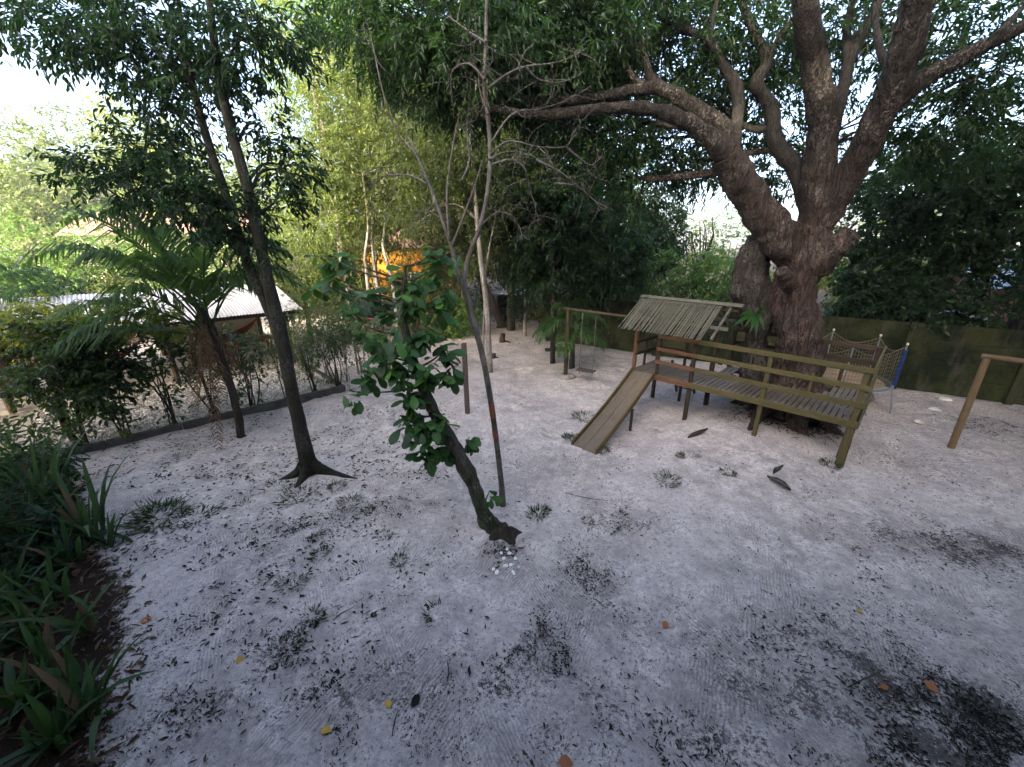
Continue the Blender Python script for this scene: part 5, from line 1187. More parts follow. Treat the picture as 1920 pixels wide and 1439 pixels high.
# bright shrubs and trees beyond the wall, seen through the gap
WB = 'sunlit greenery beyond the back wall'
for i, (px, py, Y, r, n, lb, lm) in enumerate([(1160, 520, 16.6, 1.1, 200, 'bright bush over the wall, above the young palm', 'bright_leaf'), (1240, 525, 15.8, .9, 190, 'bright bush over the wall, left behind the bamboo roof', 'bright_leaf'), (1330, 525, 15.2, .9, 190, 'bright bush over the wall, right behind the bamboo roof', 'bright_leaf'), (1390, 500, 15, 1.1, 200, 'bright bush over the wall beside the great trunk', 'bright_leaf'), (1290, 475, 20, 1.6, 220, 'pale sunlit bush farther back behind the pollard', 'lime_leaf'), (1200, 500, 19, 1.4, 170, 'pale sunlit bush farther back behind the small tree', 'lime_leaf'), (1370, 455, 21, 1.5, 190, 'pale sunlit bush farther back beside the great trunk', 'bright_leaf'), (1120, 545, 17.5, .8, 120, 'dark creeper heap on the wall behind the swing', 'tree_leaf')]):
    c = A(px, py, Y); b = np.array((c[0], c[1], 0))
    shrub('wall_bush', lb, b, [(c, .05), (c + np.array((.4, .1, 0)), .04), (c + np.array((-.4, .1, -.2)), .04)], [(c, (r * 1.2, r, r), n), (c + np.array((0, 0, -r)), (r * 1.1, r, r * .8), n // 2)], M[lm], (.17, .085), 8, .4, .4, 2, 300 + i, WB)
# trees behind the wall on the right
RT = 'broad-leaved trees beyond the wall on the right'
for i, (bx, by, hh, rr, cs, lb) in enumerate([
    (15.2, 12.0, 5.5, .17, [(1830, 380, 11.6, 1.2, 260), (1900, 330, 11.5, 1.3, 260), (1760, 330, 12, 1.1, 210), (1880, 450, 11.4, .9, 190), (1790, 440, 12, .8, 130), (1910, 530, 11.5, .7, 110), (1850, 290, 12, 1.1, 190), (1800, 520, 11.5, .5, 60)], 'broad-leaved tree with visible grey trunk by the pink house'),
    (11.2, 13.4, 5.5, .13, [(1650, 420, 13, 1.0, 210), (1700, 360, 13, 1.1, 210), (1640, 500, 12.8, .9, 190), (1720, 480, 12.6, .9, 170), (1660, 340, 13.5, 1.0, 160), (1620, 550, 12.6, .7, 140), (1740, 400, 13, .9, 150), (1600, 590, 12.6, .45, 70)], 'broad-leaved tree just right of the great trunk, over the wall'),
    (13.5, 11.5, 3.2, .07, [(1700, 560, 11.6, .55, 110), (1760, 570, 11.3, .55, 100), (1660, 575, 11.8, .5, 100), (1730, 590, 11.2, .35, 60), (1850, 590, 10.8, .3, 40)], 'leafy creeper spilling over the top of the mossy wall')]):
    b = np.array((bx, by, 0)); p, r = straight(b, hh, rr, (0, 0), 60 + i, .08)
    make_tree('wall_tree', lb, b, [(p, r)], [cl(*c) for c in cs], M['mango_leaf'], M['dark_bark'], (.16, .095), 8, .34, .45, 4, RT, .5, 5, 8, .06, 320 + i, shell=.25)
c = A(1690, 440, 19)
for i, (px, py, Y, r, n, lm, lb) in enumerate([(1700, 470, 18, 1.6, 200, 'yellow_leaf', 'yellow-lit tree far beyond the right wall'), (1600, 480, 18, 1.4, 180, 'lime_leaf', 'yellow-green bush glowing right of the great trunk'), (1860, 480, 19, 1.9, 200, 'olive_leaf', 'olive tree far beyond the right wall'), (1750, 560, 16, 1.1, 150, 'bright_leaf', 'mid-green bush right behind the wall, below the yellow tree'), (1640, 570, 16, 1.1, 150, 'olive_leaf', 'dull green bush behind the wall right of the trunk'), (1800, 350, 20, 2.4, 260, 'mango_leaf', 'dark tall tree far beyond the right wall'), (1920, 400, 18, 2.2, 240, 'mango_leaf', 'dark tree at the right edge beyond the pink house')]):
    c = A(px, py, Y); b = np.array((c[0], c[1], 0))
    make_tree('far_tree', lb, b, [([b, b * .4 + c * .6, c], [.15, .12, .06])], [(c, (r * 1.2, r, r * .9), n), (c + np.array((r * .6, .3, -r * .6)), (r, r, r * .7), n // 2), (c + np.array((-r * .6, .3, -r * .5)), (r, r, r * .7), n // 2)], M[lm], M['dark_bark'], (.2, .1), 8, .5, .4, 2, RT, .5, 4, 7, .06, 340 + i, shell=.25, join_limbs=True)
# left background: trees and shrubs behind the pavilion and on the horizon
LT = 'trees beyond the pavilion'
for i, (px, py, Y, r, n, lm, lb) in enumerate([(60, 470, 17, 1.5, 200, 'bright_leaf', 'light green bush behind the pavilion roof, left edge'), (160, 500, 18, 1.3, 180, 'olive_leaf', 'green bush behind the pavilion roof ridge'), (60, 540, 14, .8, 140, 'tree_leaf', 'dark low shrub at the left end of the pavilion roof'), (300, 490, 19, 1.5, 180, 'bright_leaf', 'green bush behind the palm'), (190, 450, 25, 1.9, 220, 'bright_leaf', 'leafy bush hiding the wall of the pink-roofed house'), (300, 450, 25, 1.8, 200, 'olive_leaf', 'olive bush right of the one hiding the distant house'), (480, 470, 18, 1.4, 190, 'olive_leaf', 'olive bush behind the forked trunk'), (420, 450, 22, 1.8, 180, 'bright_leaf', 'light tree behind the forked trunk, farther back'), (560, 500, 16.5, 1.3, 190, 'olive_leaf', 'olive bush below the feathery tree'), (640, 520, 17, 1.1, 160, 'yellow_leaf', 'yellow-green bush left of the orange house'), (780, 560, 17.5, .9, 130, 'olive_leaf', 'low bush at the foot of the orange house'), (850, 590, 18, .7, 110, 'bright_leaf', 'small bamboo-like bush right of the orange house'), (845, 540, 22, 1.6, 200, 'olive_leaf', 'olive tree behind the right corner of the orange house'), (1000, 500, 23, 1.7, 200, 'tree_leaf', 'dark bush behind the white-roofed shed'), (1070, 560, 19.5, 1.0, 150, 'bright_leaf', 'light bush between shed and wall')]):
    c = A(px, py, Y); b = np.array((c[0], c[1], 0))
    make_tree('far_bush', lb, b, [([b, b * .4 + c * .6, c], [.10, .08, .04])], [(c, (r * 1.25, r, r * .9), n), (c + np.array((r * .7, .2, -r * .5)), (r, r, r * .7), n // 2), (c + np.array((-r * .7, .2, -r * .5)), (r, r, r * .7), n // 2), (c + np.array((0, -.1, -r * 1.1)), (r, r, r * .7), n // 2)], M[lm], M['dark_bark'], (.18, .085), 8, .42, .4, 2, LT, .5, 4, 6, .06, 360 + i, shell=.25, join_limbs=True)
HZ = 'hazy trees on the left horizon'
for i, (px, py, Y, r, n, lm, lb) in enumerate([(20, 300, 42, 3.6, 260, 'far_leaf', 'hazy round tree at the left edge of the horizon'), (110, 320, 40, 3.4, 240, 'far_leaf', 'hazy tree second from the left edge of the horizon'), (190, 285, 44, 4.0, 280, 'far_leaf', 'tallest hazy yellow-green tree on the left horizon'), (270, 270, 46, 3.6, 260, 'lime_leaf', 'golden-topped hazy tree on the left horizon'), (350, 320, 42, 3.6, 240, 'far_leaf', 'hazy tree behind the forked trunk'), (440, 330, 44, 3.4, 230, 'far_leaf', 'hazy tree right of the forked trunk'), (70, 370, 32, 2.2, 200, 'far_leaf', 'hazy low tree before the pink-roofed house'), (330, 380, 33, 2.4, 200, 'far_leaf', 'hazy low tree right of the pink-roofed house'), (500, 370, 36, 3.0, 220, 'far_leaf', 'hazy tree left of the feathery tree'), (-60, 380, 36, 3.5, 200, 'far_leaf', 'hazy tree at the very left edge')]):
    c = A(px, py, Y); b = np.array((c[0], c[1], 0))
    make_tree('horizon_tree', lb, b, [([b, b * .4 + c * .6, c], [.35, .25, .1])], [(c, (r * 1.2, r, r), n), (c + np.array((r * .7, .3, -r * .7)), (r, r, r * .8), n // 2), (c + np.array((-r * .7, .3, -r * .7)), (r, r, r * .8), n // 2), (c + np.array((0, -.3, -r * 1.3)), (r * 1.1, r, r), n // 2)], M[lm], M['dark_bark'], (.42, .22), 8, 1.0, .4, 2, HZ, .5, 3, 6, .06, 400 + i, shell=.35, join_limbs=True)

# ------------------------------------------------------------------ houses and shed
def tile_roof(root, x0, x1, y0, y1, ze, zr, mat, nx=12, ny=5):
    """gable roof in local frame, ridge along x; rows of tiles as pieces"""
    ym = (y0 + y1) / 2; roof = empty('roof', (0, 0, 0)); roof.parent = root
    w_ = (x1 - x0) / nx; half = math.hypot(ym - y0, zr - ze)
    for sd in (0, 1):
        for j in range(ny):
            for i in range(nx):
                ta, tb = j / ny, (j + 1) / ny + .04
                ya, yb_ = (y0, ym) if sd == 0 else (y1, ym)
                pa = np.array((x0 + (i + .5) * w_, ya + (yb_ - ya) * ta, ze + (zr - ze) * ta + .02)); pb_ = np.array((pa[0], ya + (yb_ - ya) * min(tb, 1.0), ze + (zr - ze) * min(tb, 1.0) - .01))
                beam('tile', pa, pb_, w_ * .96, .035, mat, roof, bev=.008)
    beam('ridge_tile', (x0, ym, zr + .02), (x1, ym, zr + .02), .25, .08, mat, roof, bev=.02)
    return roof
def gable(root, x, y0, y1, ze, zr, mat, th=.12):
    mb = MB(); ym = (y0 + y1) / 2; v = [(x - th, y0, ze), (x - th, y1, ze), (x - th, ym, zr), (x, y0, ze), (x, y1, ze), (x, ym, zr)]
    mb.add(v, [(0, 2, 1), (3, 4, 5)]); mb.F[4].append(np.array([(0, 1, 4, 3), (1, 2, 5, 4), (2, 0, 3, 5)])); mb.build('gable', mat, root, False, origin=(0, 0, 0))
def window(root, x, y, z, w_, h, mat='white_frame'):
    wd = beam('window', (x - w_ / 2, y, z), (x + w_ / 2, y, z), .03, h, M['glass'], root, bev=.004)
    for a, b_ in (((-w_ / 2 - .04, -h / 2 - .03), (w_ / 2 + .04, -h / 2 - .03)), ((-w_ / 2 - .04, h / 2 + .03), (w_ / 2 + .04, h / 2 + .03))): beam('frame', (a[0], -.02, a[1]), (b_[0], -.02, b_[1]), .06, .06, M[mat], wd)
    for xx in (-w_ / 2, 0, w_ / 2): beam('frame', (xx, -.025, -h / 2), (xx, -.025, h / 2), .055, .05, M[mat], wd)
def house(name, label, loc, rz, L, D_, ze, zr, wm, rm, ov=.5, nx=14, ny=6, win=()):
    root = empty(name, loc, label, 'house', rz=rz)
    beam('wall', (-L / 2, -D_ / 2 + .1, ze / 2), (L / 2, -D_ / 2 + .1, ze / 2), .2, ze, M[wm], root, bev=0); beam('wall', (-L / 2, D_ / 2 - .1, ze / 2), (L / 2, D_ / 2 - .1, ze / 2), .2, ze, M[wm], root, bev=0)
    for s_ in (-1, 1): beam('wall', (s_ * (L / 2 - .1), -D_ / 2 + .201, ze / 2), (s_ * (L / 2 - .1), D_ / 2 - .201, ze / 2), .198, ze - .004, M[wm], root, bev=0)
    k = (zr - ze) * .9
    for s_ in (-1, 1): gable(root, s_ * (L / 2 - .06) + .06, -D_ / 2, D_ / 2, ze - .003, ze + k, M[wm])
    tile_roof(root, -L / 2 - ov, L / 2 + ov, -D_ / 2 - ov, D_ / 2 + ov, ze - .05, zr, M[rm], nx, ny)
    for (x, z, w_, h) in win: window(root, x, -D_ / 2 - .012, z, w_, h)
    return root
house('orange_house', 'orange house with red tiled roof behind the slim pale trees', (-6.2, 25.5, 0), R(-14), 4.6, 4.6, 3.9, 5.2, 'orange_wall', 'tile', .6, 16, 7, [(1.1, 2.0, .9, 1.0)])
house('distant_house', 'distant low house with faded pink tiled roof behind the palm', (-24.5, 31, 0), R(18), 9, 6, 4.6, 6.1, 'cream', 'tile', .6, 16, 6, [(-2, 2.4, 1.2, 1.1), (1.5, 2.4, 1.2, 1.1)])
hr = house('pink_house', 'pink house beyond the wall at the right edge', (18.4, 13.2, 0), R(-32), 5.0, 4.0, 2.75, 3.5, 'pink_wall', 'blue_sheet', .45, 8, 3, [(-1.2, 1.7, .9, .8)])
# water tank, pale blue, beyond the wall
tk = empty('water_tank', (13.6, 11.9, 0), 'pale blue water tank glimpsed over the mossy wall', 'water tank'); mb = MB()
v = []; S_ = 16
for (r_, z) in ((.45, .0), (.5, 1.0), (.55, 1.9), (.57, 1.95), (.57, 2.02), (.45, 2.12), (.15, 2.18)):
    for j in range(S_): v.append((r_ * math.cos(2 * math.pi * j / S_), r_ * math.sin(2 * math.pi * j / S_), z))
mb.add(v, [(i * S_ + j, i * S_ + (j + 1) % S_, i * S_ + S_ + (j + 1) % S_, i * S_ + S_ + j) for i in range(6) for j in range(S_)]); mb.build('tank', M['blue_sheet'], tk, origin=(0, 0, 0))
# shed
sh = empty('shed', (.95, 21.3, 0), 'low shed with white sheet roof behind the trunk clump', 'shed', rz=R(-20))
beam('back_wall', (-1.6, .9, .75), (1.6, .9, .75), .12, 1.5, M['post_wood'], sh); beam('side_wall', (-1.55, -.8, .75), (-1.55, .83, .75), .1, 1.5, M['post_wood'], sh)
beam('post', (1.5, -.8, -.1), (1.5, -.8, 1.6), .1, .1, M['post_wood'], sh); beam('post', (0, -.8, -.1), (0, -.8, 1.6), .1, .1, M['post_wood'], sh); beam('roof', (-1.9, 0, 1.66), (1.9, 0, 1.60), 2.4, .05, M['roof_sheet'], sh)
# dark green tarp between poles
Y = 12.2; tr = empty('tarp', (A(690, 600, Y)[0], Y, 0), 'dark green tarp with pink lower hem hung behind the cashew leaves', 'tarp'); o_ = np.array(tr.location)
mb = MB(); v = []; nx_, ny_ = 9, 7
for j in range(ny_):
    for i in range(nx_):
        s_, t = i / (nx_ - 1), j / (ny_ - 1); p = A(650 + 66 * s_ + 4 * t, 542 + 14 * s_ + (594 - 542 - 8 * s_) * t, Y + .12 * math.sin(5 * s_ + 2 * t) + .25 * t) - o_; v.append(p)
f = [(j * nx_ + i, j * nx_ + i + 1, j * nx_ + nx_ + i + 1, j * nx_ + nx_ + i) for j in range(ny_ - 1) for i in range(nx_ - 1)]
mb.add(v, f); th = mb.build('sheet', M['tarp'], tr, origin=(0, 0, 0)); md = th.modifiers.new('thick', 'SOLIDIFY'); md.thickness = .012
mb = MB(); tube(mb, [v[(ny_ - 1) * nx_ + i] for i in range(nx_)], [.035] * nx_, 6, 2); mb.build('hem', M['pink_trim'], tr, origin=(0, 0, 0))
for s_ in (0, nx_ - 1): q = v[s_]; pole('pole', (q[0], q[1] + .03, -.1), (q[0], q[1] + .03, q[2] + .05), .03, .03, M['pale_bark'], tr, 7)

# ------------------------------------------------------------------ small things on the sand
def lump_mesh(name, r, seed, mat, flat=.6, n=1):
    bm = bmesh.new(); bmesh.ops.create_icosphere(bm, subdivisions=n, radius=r); rs = random.Random(seed)
    for v in bm.verts: v.co = Vector((v.co.x * rs.uniform(.7, 1.3), v.co.y * rs.uniform(.7, 1.3), v.co.z * flat * rs.uniform(.8, 1.2)))
    me = bpy.data.meshes.new(name); bm.to_mesh(me); bm.free(); me.materials.append(mat); return me
def place(name, me, p, label, cat, group=None, rot=(0, 0, 0)):
    o = bpy.data.objects.new(name, me); COL.objects.link(o); o.location = tuple(float(x) for x in p); o.rotation_euler = rot; return tag(o, label, cat, group)
for i, (px, py, lb) in enumerate([(1772, 751, 'white stone nearest the mossy wall'), (1752, 770, 'white stone in the middle of the three by the wall'), (1722, 793, 'white stone nearest the trampoline legs')]):
    place('white_stone', lump_mesh('white_stone', .13 - .02 * i, i, M['white_stone'], .45, 2), gp(px, py, .03), lb, 'stone', 'white stones near the wall', (0, 0, i))
place('pale_slab', lump_mesh('pale_slab', .38, 9, M['concrete'], .35, 2), gp(1885, 742, .05), 'broken pale concrete lump at the foot of the wall', 'rubble', None, (0, 0, .4))
rs = random.Random(12)
for k, (px, py, s_) in enumerate([(932, 1076, .045), (948, 1064, .05), (962, 1078, .05), (925, 1070, .03), (955, 1040, .035), (966, 1050, .03), (945, 1050, .03), (958, 1062, .03), (972, 1066, .025), (940, 1040, .025), (950, 1032, .028)]):
    bm = bmesh.new(); n = 6; vs = [bm.verts.new((s_ * rs.uniform(.6, 1.1) * math.cos(6.283 * j / n), s_ * rs.uniform(.6, 1.1) * math.sin(6.283 * j / n), rs.uniform(-.004, .004))) for j in range(n)]
    f = bm.faces.new(vs); e = bmesh.ops.extrude_face_region(bm, geom=[f]); bmesh.ops.translate(bm, vec=(0, 0, .012), verts=[v for v in e['geom'] if isinstance(v, bmesh.types.BMVert)])
    me = bpy.data.meshes.new('shard'); bm.to_mesh(me); bm.free(); me.materials.append(M['shell'])
    place('white_shard', me, gp(px, py, .018), 'white broken shard scattered at the foot of the leaning cashew', 'shard', 'white shards by the cashew roots', (rs.uniform(-.5, .5), rs.uniform(-.5, .5), rs.uniform(0, 6)))
# bark strips and a stick
def strip(name, label, pts, w_, mat, cat='bark'):
    mb = MB(); P = np.array(pts); v = []
    T = unit(np.gradient(P, axis=0)); s_ = unit(np.cross(T, (0, 0, 1.)))
    wd = np.sin(np.linspace(.25, math.pi - .15, len(P)))[:, None] * w_
    for k in range(len(P)): v += [P[k] - s_[k] * wd[k], P[k] + np.array((0, 0, .025)), P[k] + s_[k] * wd[k], P[k] - np.array((0, 0, .02))]
    f = [(k * 4 + j, k * 4 + (j + 1) % 4, k * 4 + 4 + (j + 1) % 4, k * 4 + 4 + j) for k in range(len(P) - 1) for j in range(4)]
    mb.add(v, f); o = mb.build(name, mat, None, True, origin=P[0]); tag(o, label, cat); return o
strip('bark_strip', 'brown curled bark strip lying between the deck posts', [gp(1288, 824, .03), gp(1300, 819, .05), gp(1312, 814, .06), gp(1326, 808, .05)], .07, M['post_wood'])
strip('bark_strip', 'grey bark flake on the sand below the deck, the larger one', [gp(1438, 896, .03), gp(1450, 902, .05), gp(1465, 910, .05), gp(1482, 921, .02)], .09, M['cashew_bark'])
strip('bark_strip', 'short bark flake pointing up beside the larger flake', [gp(1448, 892, .02), gp(1456, 884, .05), gp(1468, 876, .03)], .05, M['cashew_bark'])
for i, (l, lb) in enumerate([([(625, 1165), (640, 1152), (663, 1140)], 'thin curved twig on the raked sand left of the cashew'), ([(735, 1385), (740, 1355), (746, 1335)], 'thin upright twig lying near the bottom edge'), ([(838, 1280), (842, 1262), (838, 1240)], 'short dark twig below the cashew roots'), ([(1590, 1290), (1620, 1275), (1650, 1262)], 'long dark twig beside the black ash patch'), ([(1060, 925), (1100, 935), (1140, 940)], 'pale twig lying right of the slim tree')]):
    mb = MB(); tube(mb, [gp(x, y, .012) for x, y in l], [.005, .006, .003], 5, 4); o = mb.build('twig', M['dark_bark'], None, True, origin=gp(*l[0])); tag(o, lb, 'twig', 'twigs on the sand')
# stumps
def stump(label, b, r, h, seed):
    root = empty('stump', b, label, 'stump'); mb = MB(); rng = np.random.default_rng(seed)
    tube(mb, [(0, 0, -.1), (0, 0, .02), (.01, 0, h * .5), (.02, 0, h)], [r * 1.4, r * 1.1, r, r * .9], 10, 3, .12, seed); mb.build('wood', M['dark_bark'], root, origin=(0, 0, 0))
    m2 = MB(); tube(m2, [(0, 0, .05), (r * 2.2, -.05, .02), (r * 3.4, -.1, -.04)], [r * .5, r * .3, r * .12], 6, 3); m2.build('root', M['dark_bark'], root, origin=(0, 0, 0))
stump('short dark stump in the middle of the far sand', gp(942, 642), .12, .38, 2)
stump('jagged stump with a long root beside the pale trunk', gp(926, 672), .08, .18, 3)
for i, (px, py, ln, lb) in enumerate([(1044, 658, .25, 'left log of the pair leaning behind the swing pole'), (1052, 656, -.2, 'right log of the pair leaning behind the swing pole')]):
    b = gp(px, py); o = pole('log', (0, 0, -.05), (ln, .1, .85), .11, .10, M['dark_bark'], None, 9); o.matrix_local = Matrix.Translation(Vector(b)) @ o.matrix_local; tag(o, lb, 'log')

# grass tufts
def tuft_mesh(seed, n, r, h, flat):
    rng = np.random.default_rng(seed); mb = MB(); a = rng.uniform(0, 6.28, n); q = np.sqrt(rng.random(n)) * r
    p = np.stack((q * np.cos(a), q * np.sin(a) * .7, np.full(n, -.005)), 1)
    d = np.stack((np.cos(a) * flat, np.sin(a) * flat, np.full(n, .6)), 1) + rng.normal(0, .45, (n, 3)); d[:, 2] = np.abs(d[:, 2]) * .8 + .1
    leaves(mb, p, d, rng.normal(0, 1, (n, 3)), rng.uniform(.5, 1.2, n) * h, np.full(n, .010), 2, .05)
    me = mb.mesh('grass_tuft', (0, 0, 0), False); me.materials.append(M['grass']); return me
tm = [tuft_mesh(1, 160, .14, .11, .8), tuft_mesh(2, 130, .19, .09, 1.0), tuft_mesh(3, 240, .22, .12, .8), tuft_mesh(4, 90, .11, .09, .8)]
tufts = [(1289, 856, 2, .8, 'dense grass tuft in front of the deck posts'), (1252, 900, 1, 1.2, 'spreading grass tuft below the slide foot'), (1364, 887, 3, 1, 'small tuft below the deck front'), (1010, 962, 0, 1.1, 'grass tuft right of the slim tree foot'), (1102, 978, 3, .7, 'tiny tuft right of the slim tree'), (632, 912, 3, 1.1, 'tuft right of the forked tree roots'), (655, 942, 1, 1, 'long tuft below the forked tree roots'), (586, 1156, 0, .9, 'twin tuft on the raked sand, lower left'), (538, 1212, 2, .75, 'biggest dark tuft in the lower left sand'), (728, 1280, 1, 1.0, 'flat tuft near the bottom centre left'), (822, 1148, 3, 1.2, 'star-shaped tuft below the cashew'), (748, 1052, 3, .9, 'small bright tuft left of the cashew roots'), (548, 1092, 1, .8, 'low tuft left of centre'), (600, 1040, 3, 1.0, 'round tuft in the leaf litter'), (300, 968, 2, 1.7, 'broad flat grass patch by the planting bed'), (365, 972, 1, 1.4, 'grass fringe right of the broad patch'), (458, 952, 1, .9, 'thin tuft in the dense litter'), (575, 1002, 1, 1.1, 'tuft beside the long root streak'), (1092, 783, 1, 1.5, 'tuft left of the slide, farther one'), (1072, 822, 0, 1.2, 'tuft at the slide foot, left side'), (1130, 845, 3, 1.2, 'tuft at the slide foot, right side'), (1556, 872, 3, 1.2, 'tuft at the foot of the corner post'), (690, 958, 3, .8, 'thin tuft in the brown litter patch'), (850, 985, 3, 1.0, 'tuft left of the cashew trunk'), (720, 1005, 3, .9, 'small tuft in the middle of the white sand'), (560, 928, 1, 1.5, 'grass spread at the forked tree foot'), (520, 915, 1, 1.2, 'grass fringe left of the forked tree foot'), (945, 1300, 3, .5, 'tiny green sprig low in the centre'), (1160, 770, 1, 1, 'tuft behind the slide')]
for i, (px, py, k, s_, lb) in enumerate(tufts):
    o = place('grass_tuft', tm[k], gp(px, py), lb, 'grass', 'grass tufts on the sand', (0, 0, i * 1.3)); s_ *= 1.15; o.scale = (s_, s_, s_ * .8)
# coloured single leaves
def flat_leaf(seed, L, W, mat):
    rs = random.Random(seed); mb = MB(); v = []
    for t, wd in ((0, .05), (.25, .8), (.55, 1.), (.8, .6), (1, .04)):
        for s_ in (-1, 0, 1): v.append((L * (t - .5), s_ * wd * W / 2, .012 * abs(s_) * wd + .01 * math.sin(4 * t + seed) + .006))
    mb.add(v, [(q * 3 + j, q * 3 + j + 1, q * 3 + j + 4, q * 3 + j + 3) for q in range(4) for j in range(2)])
    me = mb.mesh('leaf', (0, 0, 0)); me.materials.append(mat); return me
for i, (px, py, m_, s_, lb) in enumerate([(612, 1373, 'yellowed', .075, 'round yellow leaf near the bottom edge'), (728, 1322, 'yellowed', .07, 'orange-yellow leaf above the bottom edge'), (1247, 1174, 'rusty', .075, 'rust-red leaf in the open sand'), (1655, 1291, 'rusty', .07, 'rusty leaf at the left of the black ash patch'), (1745, 1290, 'rusty', .09, 'rusty leaf on top of the black ash patch'), (1590, 1331, 'rusty', .07, 'rusty leaf left below the ash patch'), (1060, 1434, 'rusty', .10, 'rusty leaf cut by the bottom edge'), (1610, 1149, 'yellowed', .05, 'small yellow leaf in the right-hand sand'), (780, 1316, 'fallen_leaf', .085, 'large dark curled leaf near the bottom'), (275, 1165, 'rusty', .09, 'brown leaf on the edge of the planting bed'), (450, 1240, 'yellowed', .07, 'dull yellow leaf in the lower left sand')]):
    place('coloured_leaf', flat_leaf(i, s_ * 1.3, s_, M[m_]), gp(px, py, .012), lb, 'leaf', None, (random.uniform(-.2, .2), random.uniform(-.2, .2), i * 2.1))
# dark fallen leaves: the nearest ones singly, the rest as litter
rng = np.random.default_rng(77); cand = []
def scatter(n, x0, x1, y0, y1, dens):
    px = rng.uniform(x0, x1, n); py = rng.uniform(y0, y1, n)
    for a, b_ in zip(px, py):
        if rng.random() < dens(a, b_): cand.append((a, b_))
scatter(4200, 210, 960, 880, 1439, lambda x, y: np.clip(1.0 - abs(y - 990) / 330, .06, 1) * np.clip((1000 - x) / 500, .25, 1))
scatter(3000, 180, 860, 760, 900, lambda x, y: .8)
scatter(1400, 900, 1900, 900, 1439, lambda x, y: .28 + .25 * (x > 1500))
scatter(1500, 780, 1450, 650, 900, lambda x, y: .42)
scatter(500, 1500, 1900, 760, 950, lambda x, y: .6)
pts = []
for (px, py) in cand:
    p = on(px, py); x, y = p[0], p[1]
    bxl = np.interp(y, [0, 1.5, 2.2, 3.0, 3.7, 4.3, 5.2, 6.5, 8, 9], [-3.0, -3.2, -3.45, -4.1, -4.65, -5.6, -6.6, -8.6, -11, -14])
    if x < bxl + .1: continue
    rel = np.array((x, y)) - K1
    if rel @ KN > -.12 and -1.3 < rel @ KD < 6: continue
    if np.hypot(x - TC[0], y - TC[1]) < .9: continue
    pts.append((x, y, float(gz(x, y))))
pts = np.array(pts); left = pts[:, 0] < .3
size = np.where(left, rng.uniform(.038, .085, len(pts)), rng.uniform(.028, .065, len(pts)))
show = size / np.hypot(np.hypot(pts[:, 0], pts[:, 1]), 4 - pts[:, 2]); order = np.argsort(-show); lm_ = [flat_leaf(20 + k, 1.0, (.26, .30, .36, .42, .30, .24)[k], M['fallen_leaf']) for k in range(6)]
for k in order[:300]:
    o = place('fallen_leaf', lm_[int(rng.integers(0, 6))], pts[k] + np.array((0, 0, .004)), 'dark narrow fallen leaf lying on the open sand', 'leaf', 'dark fallen leaves on the sand', (rng.normal(0, .12), rng.normal(0, .12), rng.uniform(0, 6.28))); s_ = size[k]; o.scale = (s_, s_, s_ * 1.2)
rest = order[300:]; a = rng.uniform(0, 6.28, len(rest)); mb = MB(); d = np.stack((np.cos(a), np.sin(a), rng.normal(.05, .12, len(rest))), 1); nn = np.array((0, 0, 1.)) + rng.normal(0, .25, (len(rest), 3))
leaves(mb, pts[rest] + np.array((0, 0, .012)), d, nn, size[rest], size[rest] * rng.uniform(.22, .42, len(rest)), 4, .2)
# crumbs: finer litter everywhere, thicker in the dirty places
n = 34000; px = rng.uniform(200, 1920, n); py = 700 + 739 * rng.random(n) ** 1.2; P = np.array([on(x, y) for x, y in zip(px, py)]); kx = np.interp(P[:, 1], [0, 1.5, 2.2, 3.0, 3.7, 4.3, 5.2, 6.5, 8, 9], [-3.0, -3.2, -3.45, -4.1, -4.65, -5.6, -6.6, -8.6, -11, -14])
rel = P[:, :2] - K1; ok = (P[:, 0] > kx) & ~((rel @ KN > -.12) & (rel @ KD > -1.3) & (rel @ KD < 6)); nz = np.sin(2.1 * P[:, 0] + 1.3 * P[:, 1]) + np.sin(-1.4 * P[:, 0] + 2.6 * P[:, 1] + 1) + np.sin(3.3 * P[:, 0] - .7 * P[:, 1] + 2); ok &= nz + rng.normal(0, 1.4, n) > .3
P = P[ok]; P[:, 2] = gz(P[:, 0], P[:, 1]) + .008; a = rng.uniform(0, 6.28, len(P)); d = np.stack((np.cos(a), np.sin(a), rng.normal(0, .15, len(P))), 1)
leaves(mb, P, d, np.array((0, 0, 1.)) + rng.normal(0, .3, (len(P), 3)), rng.uniform(.01, .034, len(P)), rng.uniform(.005, .013, len(P)), 2, .1)
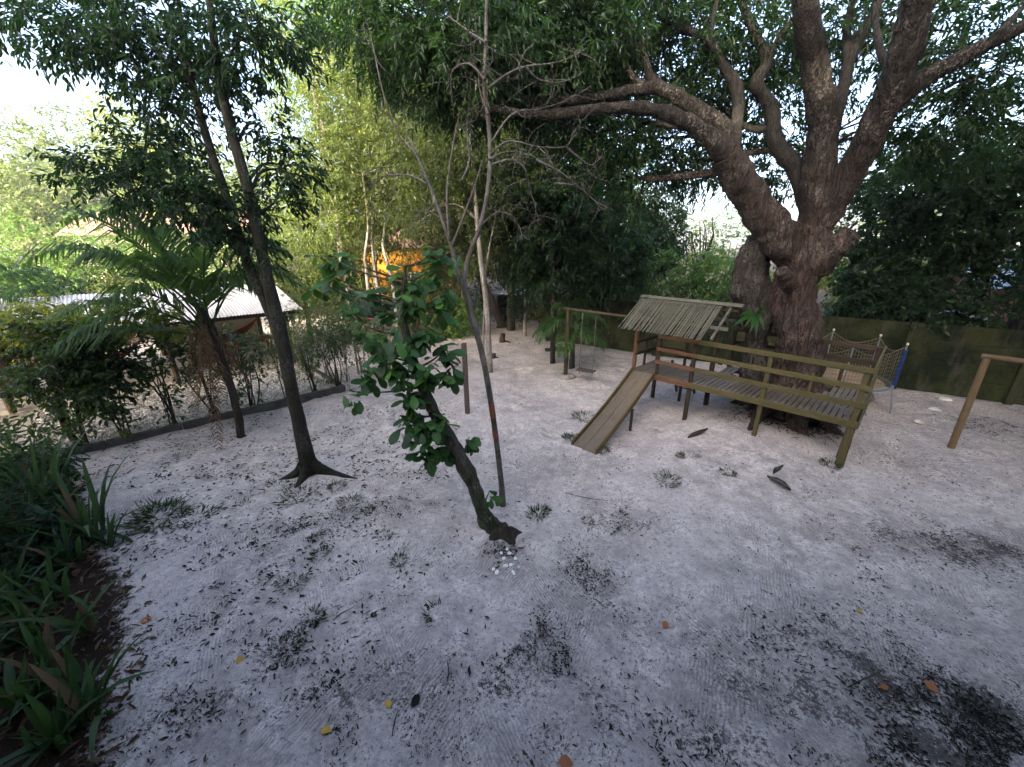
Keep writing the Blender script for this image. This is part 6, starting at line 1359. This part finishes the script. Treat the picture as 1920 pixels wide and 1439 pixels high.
for (px, py, rx, ry, k) in ((1720, 1330, .85, .45, 1500), (1850, 1400, .5, .3, 500), (1790, 1030, .7, .2, 450), (1640, 1010, .6, .2, 250), (1110, 1080, .2, .4, 350), (1020, 1220, .25, .3, 350), (1190, 980, .4, .25, 250), (700, 960, .45, .25, 350), (560, 990, .5, .22, 350), (490, 1050, .35, .25, 250), (640, 1290, .4, .15, 250), (540, 1215, .25, .15, 250), (1500, 1190, .6, .16, 250), (1480, 800, 1.2, .5, 350), (380, 1330, .25, .12, 200), (1850, 800, 1.0, .6, 400), (1300, 1380, .35, .15, 150), (940, 1040, .25, .2, 200)):
    c = on(px, py); ns = 9; sc_ = rng.normal(0, 1, (ns, 2)) * np.array((rx, ry)) * .62; pick = rng.integers(0, ns, k); wd_ = rng.uniform(.06, .24, ns); dr = rng.uniform(0, 3.14, ns); l_ = rng.normal(0, 1, k) * wd_[pick] * 1.5; q_ = rng.normal(0, 1, k) * wd_[pick] * .45
    x = c[0] + sc_[pick, 0] + l_ * np.cos(dr[pick]) - q_ * np.sin(dr[pick]); y = c[1] + sc_[pick, 1] + l_ * np.sin(dr[pick]) + q_ * np.cos(dr[pick]); a = rng.normal(2.4, .9, k)
    leaves(mb, np.stack((x, y, gz(x, y) + .008), 1), np.stack((np.cos(a), np.sin(a), rng.normal(.12, .22, k)), 1), np.array((0, 0, 1.)) + rng.normal(0, .3, (k, 3)), rng.uniform(.015, .07, k), rng.uniform(.007, .020, k), 2, .3)
tag(mb.build('leaf_litter', M['litter'], None, False), 'fine dark leaf litter and crumbs strewn over the sand', 'leaf litter', kind='stuff')
# litter of the planting bed
n = 1500; y = rng.uniform(1.6, 6.5, n); bx = np.interp(y, [0, 1.5, 2.2, 3.0, 3.7, 4.3, 5.2, 6.5, 8, 9], [-3.0, -3.2, -3.45, -4.1, -4.65, -5.6, -6.6, -8.6, -11, -14]); x = bx - rng.uniform(-.25, 2.4, n) ; a = rng.uniform(0, 6.28, n); mb = MB()
leaves(mb, np.stack((x, y, gz(x, y) + .015), 1), np.stack((np.cos(a), np.sin(a), rng.normal(.1, .2, n)), 1), np.array((0, 0, 1.)) + rng.normal(0, .4, (n, 3)), rng.uniform(.05, .16, n), rng.uniform(.012, .04, n), 4, .2)
tag(mb.build('bed_litter', M['dry_leaf'], None, False), 'brown dead leaves covering the soil of the planting bed', 'leaf litter', kind='stuff')

# ------------------------------------------------------------------ the house the yard is seen from (its upper floor looks over the yard)
hb = empty('home_house', (0, -3.6, 0), 'pale two-storey house at the near side of the yard', 'house')
beam('wall', (-11, 2.3, 3.4), (11, 2.3, 3.4), .2, 6.8, M['cream'], hb, bev=0); beam('balcony', (-4, 2.85, 2.35), (4, 2.85, 2.35), .9, .14, M['floor_concrete'], hb, bev=.01)
for sx in (-11, 11): beam('wall', (sx, -7, 3.4), (sx, 2.19, 3.4), .2, 6.8, M['cream'], hb, bev=0)
beam('roof_slope', (0, 4.5, 5.95), (0, -2.5, 10.5), 23, .16, M['tile'], hb, bev=.02); beam('roof_slope', (0, -8.0, 6.72), (0, -2.5, 10.5), 23, .16, M['tile'], hb, bev=.02)  # front eave lengthened and ridge raised, out of view, to shade the yard
for i, (x, y, h_, lb) in enumerate([(-10.5, 1.2, 7.5, 'unseen tree added outside the left edge to shade the planting bed'), (-13.5, -5.0, 11.5, 'unseen tree added for shade beside the home house, pavilion side'), (14.0, -4.5, 12.0, 'unseen tree added for shade beside the home house, goal side'), (14.5, 3.0, 9.0, 'unseen tree added for shade beyond the right edge, near the goal'), (17.5, 7.5, 10.5, 'unseen tree added for shade beyond the right edge, near the pink house'), (-3.0, -12, 19, 'tallest unseen tree added for shade behind the home house'), (-8.0, -12.5, 18, 'unseen tree added for shade behind the home house, left of the tallest'), (2.5, -12, 18.5, 'unseen tree added for shade behind the home house, right of the tallest'), (-13.0, -12.5, 15.5, 'outermost unseen tree added for shade behind the home house')]):  # trees out of view, added to keep sun and sky off the yard
    b = np.array((x, y, 0.)); c = np.array((x, y, h_ * .68)); r_ = h_ * .30
    make_tree('added_shade_tree', lb, b, [([b, b * .5 + c * .5, c], [.35, .3, .15])], [(c, (r_ * 1.3, r_ * 1.1, r_), 420), (c + np.array((r_ * .7, 0, -r_ * .3)), (r_, r_, r_ * .8), 260), (c + np.array((-r_ * .7, 0, -r_ * .3)), (r_, r_, r_ * .8), 260)], M['mango_leaf'], M['dark_bark'], (.5, .26), 8, 1.0, .4, 2, 'unseen trees added to shade the yard', .5, 3, 7, .06, 500 + i, shell=.2)
hz_w, hz_e, hz_s, hz_n, hz_b, hz_t = -820., 820., -820., 820., -1.2, 22.5
mb = MB(); mb.add([(hz_w, hz_s, hz_b), (hz_e, hz_s, hz_b), (hz_e, hz_n, hz_b), (hz_w, hz_n, hz_b), (hz_w, hz_s, hz_t), (hz_e, hz_s, hz_t), (hz_e, hz_n, hz_t), (hz_w, hz_n, hz_t)], [(0, 3, 2, 1), (4, 5, 6, 7), (0, 1, 5, 4), (1, 2, 6, 5), (2, 3, 7, 6), (3, 0, 4, 7)])
hm = bpy.data.materials.new('haze'); hm.use_nodes = True; hn = hm.node_tree; hn.nodes.remove(hn.nodes['Principled BSDF']); pv = hn.nodes.new('ShaderNodeVolumePrincipled'); pv.inputs['Color'].default_value = (.92, .95, 1.0, 1); pv.inputs['Density'].default_value = .0007; pv.inputs['Anisotropy'].default_value = .2
hn.links.new(pv.outputs[0], hn.nodes['Material Output'].inputs['Volume'])
tag(mb.build('haze', hm, None, False), 'thin pale evening haze over the yard and the trees beyond', 'haze', kind='stuff')
